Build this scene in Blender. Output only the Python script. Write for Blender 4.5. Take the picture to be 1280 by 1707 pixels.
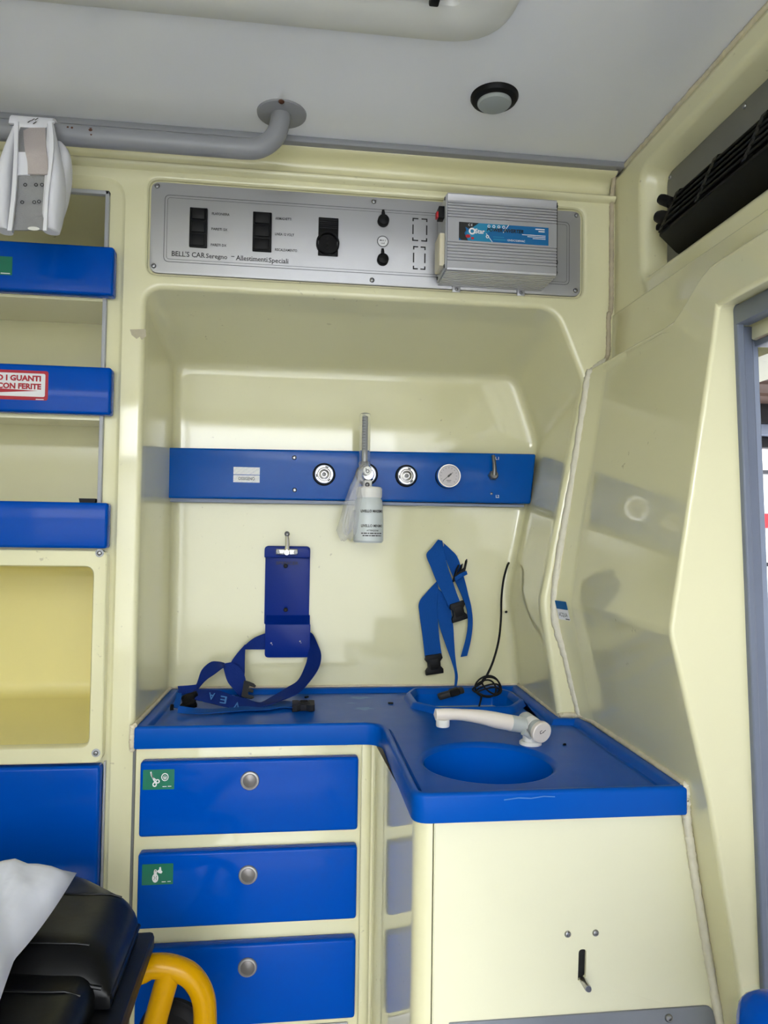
import bpy, bmesh, math, random
from mathutils import Vector, Matrix
random.seed(7)
for o in list(bpy.data.objects): bpy.data.objects.remove(o)
scene = bpy.context.scene
COL = scene.collection

# ------------------------------------------------------------------ camera
FPX = 1213.6
YAW, PITCH, ROLL, CAMH = .12145, .03306, .01426, 1.2
_f = Vector((math.sin(YAW)*math.cos(PITCH), math.cos(YAW)*math.cos(PITCH), math.sin(PITCH)))
_r = Vector((math.cos(YAW), -math.sin(YAW), 0)); _u = _r.cross(_f)
RGT = _r*math.cos(ROLL) + _u*math.sin(ROLL)
UPV = -_r*math.sin(ROLL) + _u*math.cos(ROLL)
FWD = _f
CAM = Vector((0, 0, CAMH))
cd = bpy.data.cameras.new('camera'); cam = bpy.data.objects.new('camera', cd); COL.objects.link(cam)
cam.matrix_world = Matrix.Translation(CAM) @ Matrix((RGT, UPV, -FWD)).transposed().to_4x4()
cd.sensor_fit = 'VERTICAL'; cd.sensor_height = 36.0; cd.lens = FPX/1707*36.0
cd.clip_start = .02; cd.clip_end = 200
scene.camera = cam

# ------------------------------------------------------------------ daylight (overcast sky through the open doors)
w = bpy.data.worlds.new('overcast_sky'); scene.world = w; w.use_nodes = True
bg = w.node_tree.nodes['Background']
bg.inputs[0].default_value = (.93, .965, 1.0, 1); bg.inputs[1].default_value = 1.0
scene.view_settings.view_transform = 'Standard'; scene.view_settings.look = 'None'
scene.view_settings.gamma = 1; scene.view_settings.use_curve_mapping = False
scene.view_settings.exposure = 3.45

# ------------------------------------------------------------------ pixel -> point on a plane (real distances)
def _hit(px, py, ax, v):
    d = FWD + RGT*((px-640)/FPX) - UPV*((py-853.5)/FPX)
    return CAM + d*((v-CAM[ax])/d[ax])
def W(px, py, Y): return _hit(px, py, 1, Y)
def ZP(px, py, z): return _hit(px, py, 2, z)
def XP(px, py, x): return _hit(px, py, 0, x)

# ------------------------------------------------------------------ materials
def mat(name, col, rough=.4, metal=0., coat=0., spec=.5, bump=0., bscale=200., var=0., vscale=6., trans=0., ior=1.5, alpha=1., rvar=0.):
    m = bpy.data.materials.new(name); m.use_nodes = True
    nt = m.node_tree; b = nt.nodes['Principled BSDF']
    c = (*col, 1)
    b.inputs['Base Color'].default_value = c; b.inputs['Roughness'].default_value = rough
    b.inputs['Metallic'].default_value = metal; b.inputs['Coat Weight'].default_value = coat
    b.inputs['Coat Roughness'].default_value = .05
    b.inputs['Specular IOR Level'].default_value = spec
    b.inputs['Transmission Weight'].default_value = trans; b.inputs['IOR'].default_value = ior
    b.inputs['Alpha'].default_value = alpha
    tc = None
    if bump or var or rvar: tc = nt.nodes.new('ShaderNodeTexCoord')
    if var:
        n = nt.nodes.new('ShaderNodeTexNoise'); n.inputs['Scale'].default_value = vscale; n.inputs['Detail'].default_value = 6
        nt.links.new(tc.outputs['Object'], n.inputs['Vector'])
        mx = nt.nodes.new('ShaderNodeMix'); mx.data_type = 'RGBA'
        mx.inputs[6].default_value = tuple(x*(1-var) for x in col)+(1,); mx.inputs[7].default_value = tuple(min(1, x*(1+var)) for x in col)+(1,)
        nt.links.new(n.outputs['Fac'], mx.inputs[0]); nt.links.new(mx.outputs[2], b.inputs['Base Color'])
    if rvar:
        n = nt.nodes.new('ShaderNodeTexNoise'); n.inputs['Scale'].default_value = vscale*1.7; n.inputs['Detail'].default_value = 4
        nt.links.new(tc.outputs['Object'], n.inputs['Vector'])
        mr = nt.nodes.new('ShaderNodeMapRange'); mr.inputs[3].default_value = max(0.02, rough-rvar); mr.inputs[4].default_value = rough+rvar
        nt.links.new(n.outputs['Fac'], mr.inputs[0]); nt.links.new(mr.outputs[0], b.inputs['Roughness'])
    if bump:
        n = nt.nodes.new('ShaderNodeTexNoise'); n.inputs['Scale'].default_value = bscale; n.inputs['Detail'].default_value = 3
        nt.links.new(tc.outputs['Object'], n.inputs['Vector'])
        bp = nt.nodes.new('ShaderNodeBump'); bp.inputs['Strength'].default_value = bump; bp.inputs['Distance'].default_value = .002
        nt.links.new(n.outputs['Fac'], bp.inputs['Height']); nt.links.new(bp.outputs[0], b.inputs['Normal'])
    return m
M = {}
M['cream'] = mat('cream_gelcoat', (.795, .762, .495), .07, var=.03, vscale=5, rvar=.03, coat=.3, bump=.012, bscale=18)
M['cream_matt'] = mat('cream_laminate', (.795, .775, .56), .35, var=.04, vscale=7)
M['ceiling'] = mat('ceiling_panel', (.90, .91, .97), .28, var=.015, vscale=4)
M['ceil_bezel'] = mat('hatch_bezel_plastic', (.80, .80, .78), .3)
M['hatch_white'] = mat('hatch_white', (.90, .90, .93), .3)
M['blue'] = mat('blue_gelcoat', (.0, .070, .45), .12, spec=.10, var=.06, vscale=9, rvar=.05)
M['blue_bowl'] = mat('blue_bowl_plastic', (.0, .105, .56), .15, spec=.2)
M['blue_top'] = mat('blue_worktop', (.0, .082, .44), .34, spec=.12, var=.06, vscale=14, rvar=.06)
M['blue_rail'] = mat('blue_lacquered_steel', (.0, .085, .42), .16, spec=.2, bump=.05, bscale=90, rvar=.06)
M['blue_dark'] = mat('blue_powder_coat', (.001, .022, .23), .30, spec=.16, bump=.05, bscale=300)
M['webbing'] = mat('blue_webbing', (.002, .022, .19), .65, spec=.2, bump=.5, bscale=900)
M['webbing_b'] = mat('bright_blue_webbing', (.0, .07, .34), .65, spec=.2, bump=.5, bscale=900)
M['webbing_print'] = mat('webbing_print', (.005, .11, .34), .6)
M['webbing_mark'] = mat('dark_blue_print', (.004, .008, .05), .5)
M['black'] = mat('black_plastic', (.004, .004, .005), .5, spec=.22)
M['black_ac'] = mat('black_vent_plastic', (.004, .004, .0035), .5, spec=.25)
M['opening_shade'] = mat('opening_shade_black', (.004, .004, .004), .8)  # near-black stands in for the shade inside openings
M['rubber'] = mat('black_rubber', (.006, .006, .007), .6, spec=.25)
M['dkgrey'] = mat('dark_grey_plastic', (.022, .022, .026), .5, spec=.22)
M['alu'] = mat('brushed_aluminium_panel', (.44, .44, .46), .38, metal=.55, bump=.03, bscale=400)
M['alu_body'] = mat('extruded_aluminium', (.50, .50, .53), .36, metal=.7)
M['grey_paint'] = mat('grey_painted_tube', (.27, .275, .30), .38, var=.06, vscale=20)
M['door_grey'] = mat('grey_door_frame', (.165, .19, .26), .4, var=.06, vscale=10)
M['door_grey2'] = mat('light_grey_door_frame', (.26, .30, .40), .38, var=.05, vscale=10)
M['trim_grey'] = mat('grey_edge_trim', (.42, .43, .46), .45)
M['plate_grey'] = mat('grey_backing_plate', (.17, .17, .165), .45)
M['kick'] = mat('kick_plate_metal', (.22, .235, .27), .4, metal=.3, var=.08, vscale=14)
M['chrome'] = mat('polished_chrome', (.66, .65, .64), .16, metal=1)
M['outlet_metal'] = mat('worn_nickel', (.42, .41, .40), .28, metal=1, var=.25, vscale=60)
M['steel'] = mat('satin_steel', (.33, .33, .34), .32, metal=1)
M['dksteel'] = mat('dark_steel', (.16, .16, .16), .4, metal=.8)
M['knob'] = mat('grey_knob_metal', (.36, .35, .34), .36, metal=.6)
M['knob_face'] = mat('knob_face_metal', (.20, .185, .18), .4, metal=.5)
M['white'] = mat('white_plastic', (.82, .81, .78), .3)
M['faucet'] = mat('aged_white_plastic', (.80, .73, .66), .3, var=.05, vscale=25)
M['faucet_g'] = mat('pale_grey_plastic', (.50, .53, .52), .3)
M['socket_cream'] = mat('cream_socket_plastic', (.72, .66, .50), .4)
M['red'] = mat('red_plastic', (.5, .012, .02), .4)
M['sign_red'] = mat('sign_red', (.42, .004, .02), .4)
M['sign_white'] = mat('sign_white', (.80, .80, .83), .4)
M['green'] = mat('sticker_green', (.0, .16, .09), .4)
M['sticker_blue'] = mat('sticker_blue', (.0, .10, .30), .35)
M['print'] = mat('black_print', (.015, .015, .015), .5)
M['print_grey'] = mat('grey_print', (.10, .10, .11), .5)
M['print_white'] = mat('white_print', (.85, .85, .87), .5)
M['label_blue'] = mat('label_blue', (.0, .13, .36), .35)
M['label_ltblue'] = mat('label_light_blue', (.015, .24, .45), .35)
M['sealant'] = mat('dirty_sealant', (.70, .63, .46), .7, var=.25, vscale=60, bump=.6, bscale=150)
M['sealant_d'] = mat('grimy_sealant', (.50, .43, .31), .7, var=.3, vscale=60, bump=.6, bscale=150)
M['sealant_w'] = mat('white_sealant', (.74, .70, .57), .6, var=.12, vscale=60, bump=.6, bscale=150)
M['smear'] = mat('chalky_smear', (.06, .20, .52), .5)
M['grime'] = mat('grime', (.10, .08, .05), .8)
M['rust'] = mat('rust', (.10, .035, .015), .8)
M['vinyl'] = mat('black_vinyl', (.003, .0033, .004), .36, spec=.22, bump=.12, bscale=60, rvar=.06, vscale=15)
M['pillow'] = mat('white_nonwoven', (.84, .86, .97), .75, bump=.6, bscale=11)
M['pillow'].node_tree.nodes['Bump'].inputs['Distance'].default_value = .012
M['pad'] = mat('white_padding', (.80, .80, .86), .6, bump=.15, bscale=60)
M['velcro'] = mat('worn_grey_velcro', (.30, .30, .31), .85, bump=.5, bscale=500, var=.12, vscale=60)
M['velcro_p'] = mat('pinkish_velcro', (.52, .46, .45), .85, bump=.5, bscale=500, var=.08, vscale=40)
M['yellow'] = mat('yellow_paint', (.54, .275, .0), .22, spec=.2)
M['glass'] = mat('clear_plastic', (.95, .95, .95), .05, trans=.92, ior=1.35)
M['bottle'] = mat('translucent_bottle', (.74, .79, .80), .32, trans=.12)
M['lens'] = mat('frosted_lens', (.36, .39, .39), .22)
M['gauge'] = mat('gauge_face', (.62, .58, .60), .35)
M['tape'] = mat('old_tape', (.50, .45, .32), .6, var=.15, vscale=80)
M['floor'] = mat('grey_vinyl_floor', (.36, .37, .39), .5, var=.1, vscale=30)
M['bin'] = mat('yellow_cream_liner', (.86, .78, .36), .25, var=.04, vscale=6)
M['concrete'] = mat('concrete', (.33, .33, .33), .8, var=.1, vscale=2)
M['render_white'] = mat('white_render', (.82, .84, .86), .7)
M['sky_screen'] = mat('sky_screen_pale', (.62, .62, .62), .8, var=.15, vscale=1)
M['light_screen'] = mat('light_screen_pale', (.60, .60, .60), .8, var=.05, vscale=2)
M['brown'] = mat('brown_soffit', (.11, .065, .05), .7, var=.3, vscale=5)
M['ext_dark'] = mat('dark_frame', (.01, .01, .012), .5)
def specks(m, amount=.35):
    nt = m.node_tree; b = nt.nodes['Principled BSDF']; src = b.inputs['Base Color'].links[0].from_socket
    tc = nt.nodes.new('ShaderNodeTexCoord')
    n1 = nt.nodes.new('ShaderNodeTexNoise'); n1.inputs['Scale'].default_value = 85; n1.inputs['Detail'].default_value = 2
    n2 = nt.nodes.new('ShaderNodeTexNoise'); n2.inputs['Scale'].default_value = 4; n2.inputs['Detail'].default_value = 3
    for n in (n1, n2): nt.links.new(tc.outputs['Object'], n.inputs['Vector'])
    r1 = nt.nodes.new('ShaderNodeMapRange'); r1.inputs[1].default_value = .70; r1.inputs[2].default_value = .78
    r2 = nt.nodes.new('ShaderNodeMapRange'); r2.inputs[1].default_value = .50; r2.inputs[2].default_value = .62; r2.inputs[4].default_value = amount
    nt.links.new(n1.outputs['Fac'], r1.inputs[0]); nt.links.new(n2.outputs['Fac'], r2.inputs[0])
    mu = nt.nodes.new('ShaderNodeMath'); mu.operation = 'MULTIPLY'; nt.links.new(r1.outputs[0], mu.inputs[0]); nt.links.new(r2.outputs[0], mu.inputs[1])
    mx = nt.nodes.new('ShaderNodeMix'); mx.data_type = 'RGBA'; mx.inputs[7].default_value = (.22, .17, .10, 1)
    nt.links.new(mu.outputs[0], mx.inputs[0]); nt.links.new(src, mx.inputs[6]); nt.links.new(mx.outputs[2], b.inputs['Base Color'])
specks(M['cream'], .5); specks(M['cream_matt'], .4)
# clear film of the tubing bag
bm_ = bpy.data.materials.new('clear_film'); bm_.use_nodes = True; nt = bm_.node_tree; pb = nt.nodes['Principled BSDF']
pb.inputs['Base Color'].default_value = (.80, .80, .84, 1); pb.inputs['Roughness'].default_value = .12; pb.inputs['Alpha'].default_value = .22
M['film'] = bm_

# ------------------------------------------------------------------ builders
def finish(bm, name, m, parent=None, ang=32, smooth=True):
    bmesh.ops.recalc_face_normals(bm, faces=bm.faces) if name not in NORECALC else None
    me = bpy.data.meshes.new(name); 
    if smooth:
        ca = math.radians(ang)
        for f in bm.faces: f.smooth = True
        for e in bm.edges:
            if len(e.link_faces) == 2:
                try: e.smooth = e.calc_face_angle() < ca
                except ValueError: pass
    bm.to_mesh(me); bm.free()
    return link(me, name, m, parent)
NORECALC = set()
def link(me, name, m, parent=None):
    o = bpy.data.objects.new(name, me); COL.objects.link(o)
    if m is not None and not me.materials: me.materials.append(M[m])
    if parent is not None: attach(o, parent)
    return o
def attach(o, parent):                # meshes are built in world coordinates; only top-level empties carry a location
    o.parent = parent
    if parent.type == 'EMPTY': o.matrix_parent_inverse = Matrix.Translation(-parent.location)
def thing(name, label, cat, loc, group=None):
    o = bpy.data.objects.new(name, None); COL.objects.link(o); o.location = loc; o.empty_display_size = .02
    o['label'] = label; o['category'] = cat
    if group: o['group'] = group
    return o
def tag(o, label, cat, group=None):
    o['label'] = label; o['category'] = cat
    if group: o['group'] = group
    return o
def struct(o, label=None):
    o['kind'] = 'structure'
    if label: o['label'] = label
    return o
def B(): return bmesh.new()
def rbox(bm, x0, x1, y0, y1, z0, z1, r=.003, seg=2, rot=None):
    c = Vector(((x0+x1)/2, (y0+y1)/2, (z0+z1)/2))
    m = Matrix.Translation(c)
    if rot is not None: m = m @ rot.to_4x4()
    ret = bmesh.ops.create_cube(bm, size=1, matrix=m @ Matrix.Diagonal((x1-x0, y1-y0, z1-z0, 1)))
    if r > 0:
        es = set()
        for v in ret['verts']: es.update(v.link_edges)
        r = min(r, .49*min(x1-x0, y1-y0, z1-z0))
        bmesh.ops.bevel(bm, geom=list(es), offset=r, segments=seg, profile=.5, affect='EDGES', clamp_overlap=True)
def loft(bm, loops, close=True, cap0=False, cap1=False):
    vs = [[bm.verts.new(p) for p in l] for l in loops]
    n = len(vs[0])
    for a, b in zip(vs, vs[1:]):
        for i in range(n if close else n-1):
            j = (i+1) % n
            try: bm.faces.new((a[i], a[j], b[j], b[i]))
            except ValueError: pass
    if cap0: bm.faces.new(vs[0])
    if cap1: bm.faces.new(vs[-1])
    return vs
def frame_of(axis):
    a = Vector(axis).normalized()
    t = Vector((0, 0, 1)) if abs(a.z) < .9 else Vector((1, 0, 0))
    u = a.cross(t).normalized(); v = u.cross(a).normalized()
    return a, u, v
def lathe(bm, prof, o, axis, n=28):
    a, u, v = frame_of(axis); o = Vector(o)
    loops = []
    for r, h in prof:
        loops.append([o + a*h + (u*math.cos(2*math.pi*i/n) + v*math.sin(2*math.pi*i/n))*max(r, 1e-5) for i in range(n)])
    loft(bm, loops, True, prof[0][0] > 1e-4, prof[-1][0] > 1e-4)
    bmesh.ops.remove_doubles(bm, verts=bm.verts, dist=1e-6) if min(p[0] for p in prof) <= 1e-4 else None
def tube(bm, pts, r, n=12, cap=True):
    pts = [Vector(p) for p in pts]; rs = r if isinstance(r, (list, tuple)) else [r]*len(pts)
    loops = []; u = None
    for i, p in enumerate(pts):
        t = (pts[min(i+1, len(pts)-1)] - pts[max(i-1, 0)]).normalized()
        if u is None: _, u, _v = frame_of(t)
        u = (u - t*u.dot(t)).normalized(); v = t.cross(u)
        loops.append([p + (u*math.cos(2*math.pi*k/n) + v*math.sin(2*math.pi*k/n))*rs[i] for k in range(n)])
    loft(bm, loops, True, cap, cap)
def spline(pts, k=6, closed=False):
    pts = [Vector(p) for p in pts]; out = []; n = len(pts)
    for i in range(n if closed else n-1):
        g = (lambda j: pts[j % n]) if closed else (lambda j: pts[max(0, min(n-1, j))])
        p0, p1, p2, p3 = g(i-1), g(i), g(i+1), g(i+2)
        for s in range(k):
            t = s/k
            out.append(.5*((2*p1) + (p2-p0)*t + (2*p0-5*p1+4*p2-p3)*t*t + (3*p1-p0-3*p2+p3)*t**3))
    if not closed: out.append(pts[-1])
    return out
def off_poly(pts, d):
    """mitred offset of a closed polygon, d>0 grows it (counter-clockwise input)"""
    n = len(pts); out = []
    A = sum(pts[i][0]*pts[(i+1) % n][1]-pts[(i+1) % n][0]*pts[i][1] for i in range(n))
    s = 1 if A > 0 else -1
    for i in range(n):
        p0, p1, p2 = Vector(pts[i-1]), Vector(pts[i]), Vector(pts[(i+1) % n])
        a = (p1-p0).normalized(); b = (p2-p1).normalized()
        na = Vector((a.y, -a.x))*s; nb = Vector((b.y, -b.x))*s
        k = 1+na.dot(nb)
        out.append(tuple(p1 + (na+nb)*(d/max(k, .2))))
    return out
def rpoly(pts, rad, seg=5):
    n = len(pts); out = []
    rs = rad if isinstance(rad, (list, tuple)) else [rad]*n
    for i in range(n):
        p0, p1, p2 = Vector(pts[i-1]), Vector(pts[i]), Vector(pts[(i+1) % n])
        a = (p0-p1); b = (p2-p1); la, lb = a.length, b.length; a.normalize(); b.normalize()
        ang = a.angle(b); r = max(rs[i], 1e-5)
        d = min(r/math.tan(ang/2), .48*la, .48*lb)
        q0, q1 = p1+a*d, p1+b*d
        for k in range(seg+1):
            t = k/seg
            out.append(tuple(q0*(1-t)**2 + p1*2*t*(1-t) + q1*t*t))
    return out
def fill(bm, vloops):
    es = []
    for vl in vloops:
        for i in range(len(vl)):
            a, b = vl[i], vl[(i+1) % len(vl)]
            es.append(bm.edges.get((a, b)) or bm.edges.new((a, b)))
    return bmesh.ops.triangle_fill(bm, use_beauty=True, use_dissolve=False, edges=es)
def rect(x0, x1, z0, z1): return [(x0, z0), (x1, z0), (x1, z1), (x0, z1)]
def on_y(Y): return lambda p: Vector((p[0], Y, p[1]))
def on_x(X): return lambda p: Vector((X, p[0], p[1]))
def on_z(Z): return lambda p: Vector((p[0], p[1], Z))
def slab(bm, outline, at, nrm, thick, bev=.0015, seg=2):
    """plate: outline mapped by at(), grown along nrm by thick with a rounded front edge; outline = (ctrl pts, radius)"""
    pts, rad = outline; nrm = Vector(nrm)
    rr = lambda d: [max(1e-4, (r if isinstance(rad, (list, tuple)) else rad)+d) for r in (rad if isinstance(rad, (list, tuple)) else [rad]*len(pts))]
    loops = [[at(p) for p in rpoly(pts, rr(0))]]
    for k in range(seg+1):
        a = math.pi/2*k/seg
        d = -bev*(1-math.cos(a)); h = thick-bev+bev*math.sin(a)
        loops.append([at(p)+nrm*h for p in rpoly(off_poly(pts, d), rr(d))])
    loft(bm, loops, True, True, True)
def screw(parent, pos, nrm, r=.004, m='steel', name='screw'):
    bm = B(); h = r*.6
    lathe(bm, [(0, h*.35), (r*.34, h*.35), (r*.40, h), (r*.7, h*.95), (r, h*.35), (r, -.0005)], pos, nrm, 14)
    return finish(bm, name, m, parent, 50)
class Flat:
    def __init__(s, o, right, up):
        s.o = Vector(o); s.r = Vector(right).normalized(); s.u = Vector(up).normalized(); s.n = s.r.cross(s.u); s.bm = B(); s.d = 0.
    def P(s, p): return s.o + s.r*p[0] + s.u*p[1] + s.n*s.d
    def poly(s, pts):
        s.bm.faces.new([s.bm.verts.new(s.P(p)) for p in pts])
    def rect(s, x0, x1, y0, y1): s.poly(rect(x0, x1, y0, y1))
    def disc(s, c, r, n=20): s.poly([(c[0]+r*math.cos(2*math.pi*i/n), c[1]+r*math.sin(2*math.pi*i/n)) for i in range(n)])
    def ring(s, c, r0, r1, n=24, ky=1):
        A = [s.bm.verts.new(s.P((c[0]+r0*math.cos(2*math.pi*i/n), c[1]+ky*r0*math.sin(2*math.pi*i/n)))) for i in range(n)]
        C = [s.bm.verts.new(s.P((c[0]+r1*math.cos(2*math.pi*i/n), c[1]+ky*r1*math.sin(2*math.pi*i/n)))) for i in range(n)]
        for i in range(n): s.bm.faces.new((A[i], A[(i+1) % n], C[(i+1) % n], C[i]))
    def stroke(s, pts, w):
        for a, b in zip(pts, pts[1:]):
            a, b = Vector(a), Vector(b); d = (b-a).normalized(); n = Vector((-d.y, d.x))*(w/2)
            s.poly([tuple(a-n), tuple(b-n), tuple(b+n), tuple(a+n)])
    def loopline(s, outline, w):
        inner = rpoly(off_poly(outline[0], -w), max(outline[1]-w, 1e-4)); outer = rpoly(*outline)
        A = [s.bm.verts.new(s.P(p)) for p in outer]; C = [s.bm.verts.new(s.P(p)) for p in inner]
        for i in range(len(A)): s.bm.faces.new((A[i], A[(i+1) % len(A)], C[(i+1) % len(A)], C[i]))
    def done(s, name, m, parent):
        NORECALC.add(name); return finish(s.bm, name, m, parent, smooth=False)
def text(body, o, right, up, h, m, parent, width=None, bold=0., align='LEFT', slant=0., name='lettering', bend=None):
    cu = bpy.data.curves.new('t', 'FONT'); cu.body = body; cu.size = 1; cu.offset = bold; cu.align_x = align; cu.shear = slant; cu.resolution_u = 2
    to = bpy.data.objects.new('t', cu); me = bpy.data.meshes.new_from_object(to)
    bpy.data.objects.remove(to); bpy.data.curves.remove(cu)
    xs = [v.co.x for v in me.vertices]; s = h/.69; sx = s
    if width and xs: sx = width/(max(xs)-min(xs))
    o, r, u = Vector(o), Vector(right).normalized(), Vector(up).normalized(); n = r.cross(u)
    for v in me.vertices:
        q = o + r*(v.co.x*sx) + u*(v.co.y*s) + n*.0003
        v.co = bend(v.co.x*sx, v.co.y*s) if bend else q
    me.name = name
    return link(me, name, m, parent)
XR, ZU = (1, 0, 0), (0, 0, 1)
def ribbon(name, st, m, parent, th=.0016, k=6):
    """strap: st = [(edge point, other edge point), ...] in space"""
    A = spline([s[0] for s in st], k); C = spline([s[1] for s in st], k); bm = B(); loops = []
    pn = None
    for i in range(len(A)):
        j0, j1 = max(i-1, 0), min(i+1, len(A)-1)
        t = ((A[j1]+C[j1])-(A[j0]+C[j0])); wv = C[i]-A[i]
        n = t.cross(wv)
        n = n.normalized() if n.length > 1e-9 else (pn or Vector((0, -1, 0)))
        if pn is not None and n.dot(pn) < 0 and abs(n.dot(pn)) > .3: n = -n
        pn = n; h = n*(th/2)
        loops.append([A[i]+h, C[i]+h, C[i]-h, A[i]-h])
    loft(bm, loops, True, True, True)
    return finish(bm, name, m, parent, 50)

# ================================================================== STRUCTURE
F = 1.22                                # plane of the front bulkhead
CEIL = 1.858
XL, XRW = -.86, .575
REAR = -1.10; RH = 1.80; BH = 2.3
# ---- floor, ceiling, left wall
bm = B(); rbox(bm, XL-.05, .72, REAR, 1.62, -.06, 0, 0); struct(finish(bm, 'floor', 'floor'))
bm = B(); rbox(bm, XL-.05, .72, REAR, 1.62, CEIL, CEIL+.05, 0); struct(finish(bm, 'ceiling', 'ceiling'))
bm = B(); rbox(bm, XL-.05, XL, REAR, 1.62, 0, CEIL, 0); struct(finish(bm, 'wall_left', 'cream'))
# rear end: unseen header and posts, added to limit sky light higher up
bm = B(); rbox(bm, XL-.05, .72, REAR-.05, REAR, RH, CEIL+.05, 0); rbox(bm, XL-.05, XL+.03, REAR-.05, REAR, 0, RH, 0); rbox(bm, .60, .72, REAR-.05, REAR, 0, RH, 0)
struct(finish(bm, 'wall_rear', 'cream_matt'), 'unseen rear door surround, added to limit the sky light')
# ---- front bulkhead with the moulded alcove
AF = [(-.250, .862), (.462, .862), (.424, 1.087), (.499, 1.475), (.446, 1.6025), (-.250, 1.6015)]
AB = [(-.240, .862), (.474, .862), (.450, 1.090), (.509, 1.400), (.460, 1.542), (-.244, 1.540)]
RAF = [.004, .004, .10, .05, .05, .03]; RAB = [.004, .004, .12, .06, .045, .03]
ABK = 1.495
def alc(t, d):
    p = [tuple(Vector(a).lerp(Vector(b), t)) for a, b in zip(AF, AB)]
    r = [max(.002, a*(1-t)+b*t+d) for a, b in zip(RAF, RAB)]
    return rpoly(off_poly(p, d), r, 6)
bm = B()
loops = [[on_y(F)(p) for p in alc(0, .0105)]]
LR = .009
for k in range(6):
    a = math.pi/2*k/5; loops.append([on_y(F+LR*(1-math.cos(a)))(p) for p in alc(0.0, LR*(1-math.sin(a)))])
for t in (.12, .3, .5, .7, .9): loops.append([on_y(F+(ABK-F)*t)(p) for p in alc(t, 0)])
for k in range(5):
    a = math.pi/2*k/4; loops.append([on_y(ABK-.014+.014*math.sin(a))(p) for p in alc(.95+.05*k/4, -.016*(1-math.cos(a)))])
loops.append([on_y(ABK)(p) for p in alc(1, -.022)])
vs = loft(bm, loops)
fill(bm, [vs[-1]])
def hole(bm, pts, rad, at, prof):
    """prof: list of (grow, depth)"""
    ls = [[at(h)(p) for p in rpoly(off_poly(pts, d), max(.001, rad+d))] for d, h in prof]
    return loft(bm, ls)
ph = hole(bm, rect(-.2495, .4975, 1.6245, 1.7845), .018, lambda h: on_y(F+h), [(.008, 0), (.005, 0), (.002, .0012), (0, .004), (0, .010)])
fill(bm, [ph[-1]])
# left unit: shallow stepped field, with openings for the rack and the tray box
lh = hole(bm, rect(XL+.02, -.288, .06, 1.778), .035, lambda h: on_y(F+h), [(.006, 0), (.003, 0), (.0015, .001), (-.001, .004), (-.004, .005)])
rk = hole(bm, rect(XL+.06, -.311, 1.20, 1.757), .002, lambda h: on_y(F+.005+h), [(0, 0), (0, .012)])
bk = hole(bm, rect(XL+.06, -.306, .852, 1.156), .012, lambda h: on_y(F+.005+h), [(0, 0), (0, .012)])
fill(bm, [lh[-1], rk[0], bk[0]])
oc = [bm.verts.new((x, F, z)) for x, z in rect(XL, .575, 0, 1.797)]
fill(bm, [oc, vs[0], ph[0], lh[0]])
wb = struct(finish(bm, 'wall_front', 'cream'), 'pale yellow moulded bulkhead with a deep alcove over the worktop')
# backing behind everything, so that no daylight leaks in from the cab side
bm = B(); rbox(bm, XL-.05, .72, 1.575, 1.62, 0, CEIL, 0); struct(finish(bm, 'wall_back', 'cream_matt'))
# cove under the ceiling
bm = B()
cp = [(1.2202, 1.7965), (1.213, 1.799), (1.2095, 1.803), (1.2105, 1.807), (1.222, 1.812), (1.234, 1.820), (1.236, 1.830), (1.228, 1.839), (1.212, 1.843), (1.202, 1.847), (1.200, 1.8575)]
cp = [(p.x, p.y) for p in spline([(a, b, 0) for a, b in cp], 3)]
loft(bm, [[Vector((x, y, z)) for y, z in cp] for x in (XL, -.3, .1, .4, .553)], False)
struct(finish(bm, 'trim_1', 'cream'), 'pale yellow cove moulding under the ceiling')
bm = B(); rbox(bm, XL, .56, 1.188, 1.206, 1.8475, 1.858, .002); struct(finish(bm, 'trim_2', 'grey_paint'), 'grey metal strip along the ceiling edge')

# ---- right wall: upper panel with the air unit recess
UX = .555
bm = B()
rh = hole(bm, rect(.10, 1.118, 1.628, 1.803), .022, lambda h: on_x(UX+h), [(.014, 0), (.010, 0), (.004, .003), (.001, .009), (-.004, .028), (-.006, .042)])
fill(bm, [rh[-1]])
oc = [bm.verts.new((UX, y, z)) for y, z in rect(REAR, 1.222, 1.598, 1.838)]
fill(bm, [oc, rh[0]])
# rounding up to the ceiling
up_ = [(UX, 1.838), (UX+.003, 1.846), (UX+.010, 1.853), (UX+.02, 1.8585)]
loft(bm, [[Vector((x, y, z)) for x, z in up_] for y in (REAR, 1.222)], False)
struct(finish(bm, 'wall_right', 'cream', ang=45), 'upper pale yellow wall panel with a recess for the air unit')
bm = B(); rbox(bm, UX-.004, UX+.02, REAR, 1.2215, 1.49, 1.5965, .003, 3)
struct(finish(bm, 'trim_3', 'cream'), 'flat pale yellow strip below the air unit')
bm = B(); rbox(bm, .62, .72, REAR, 1.62, 1.45, CEIL, 0); struct(finish(bm, 'wall_outer', 'cream_matt'))
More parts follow.
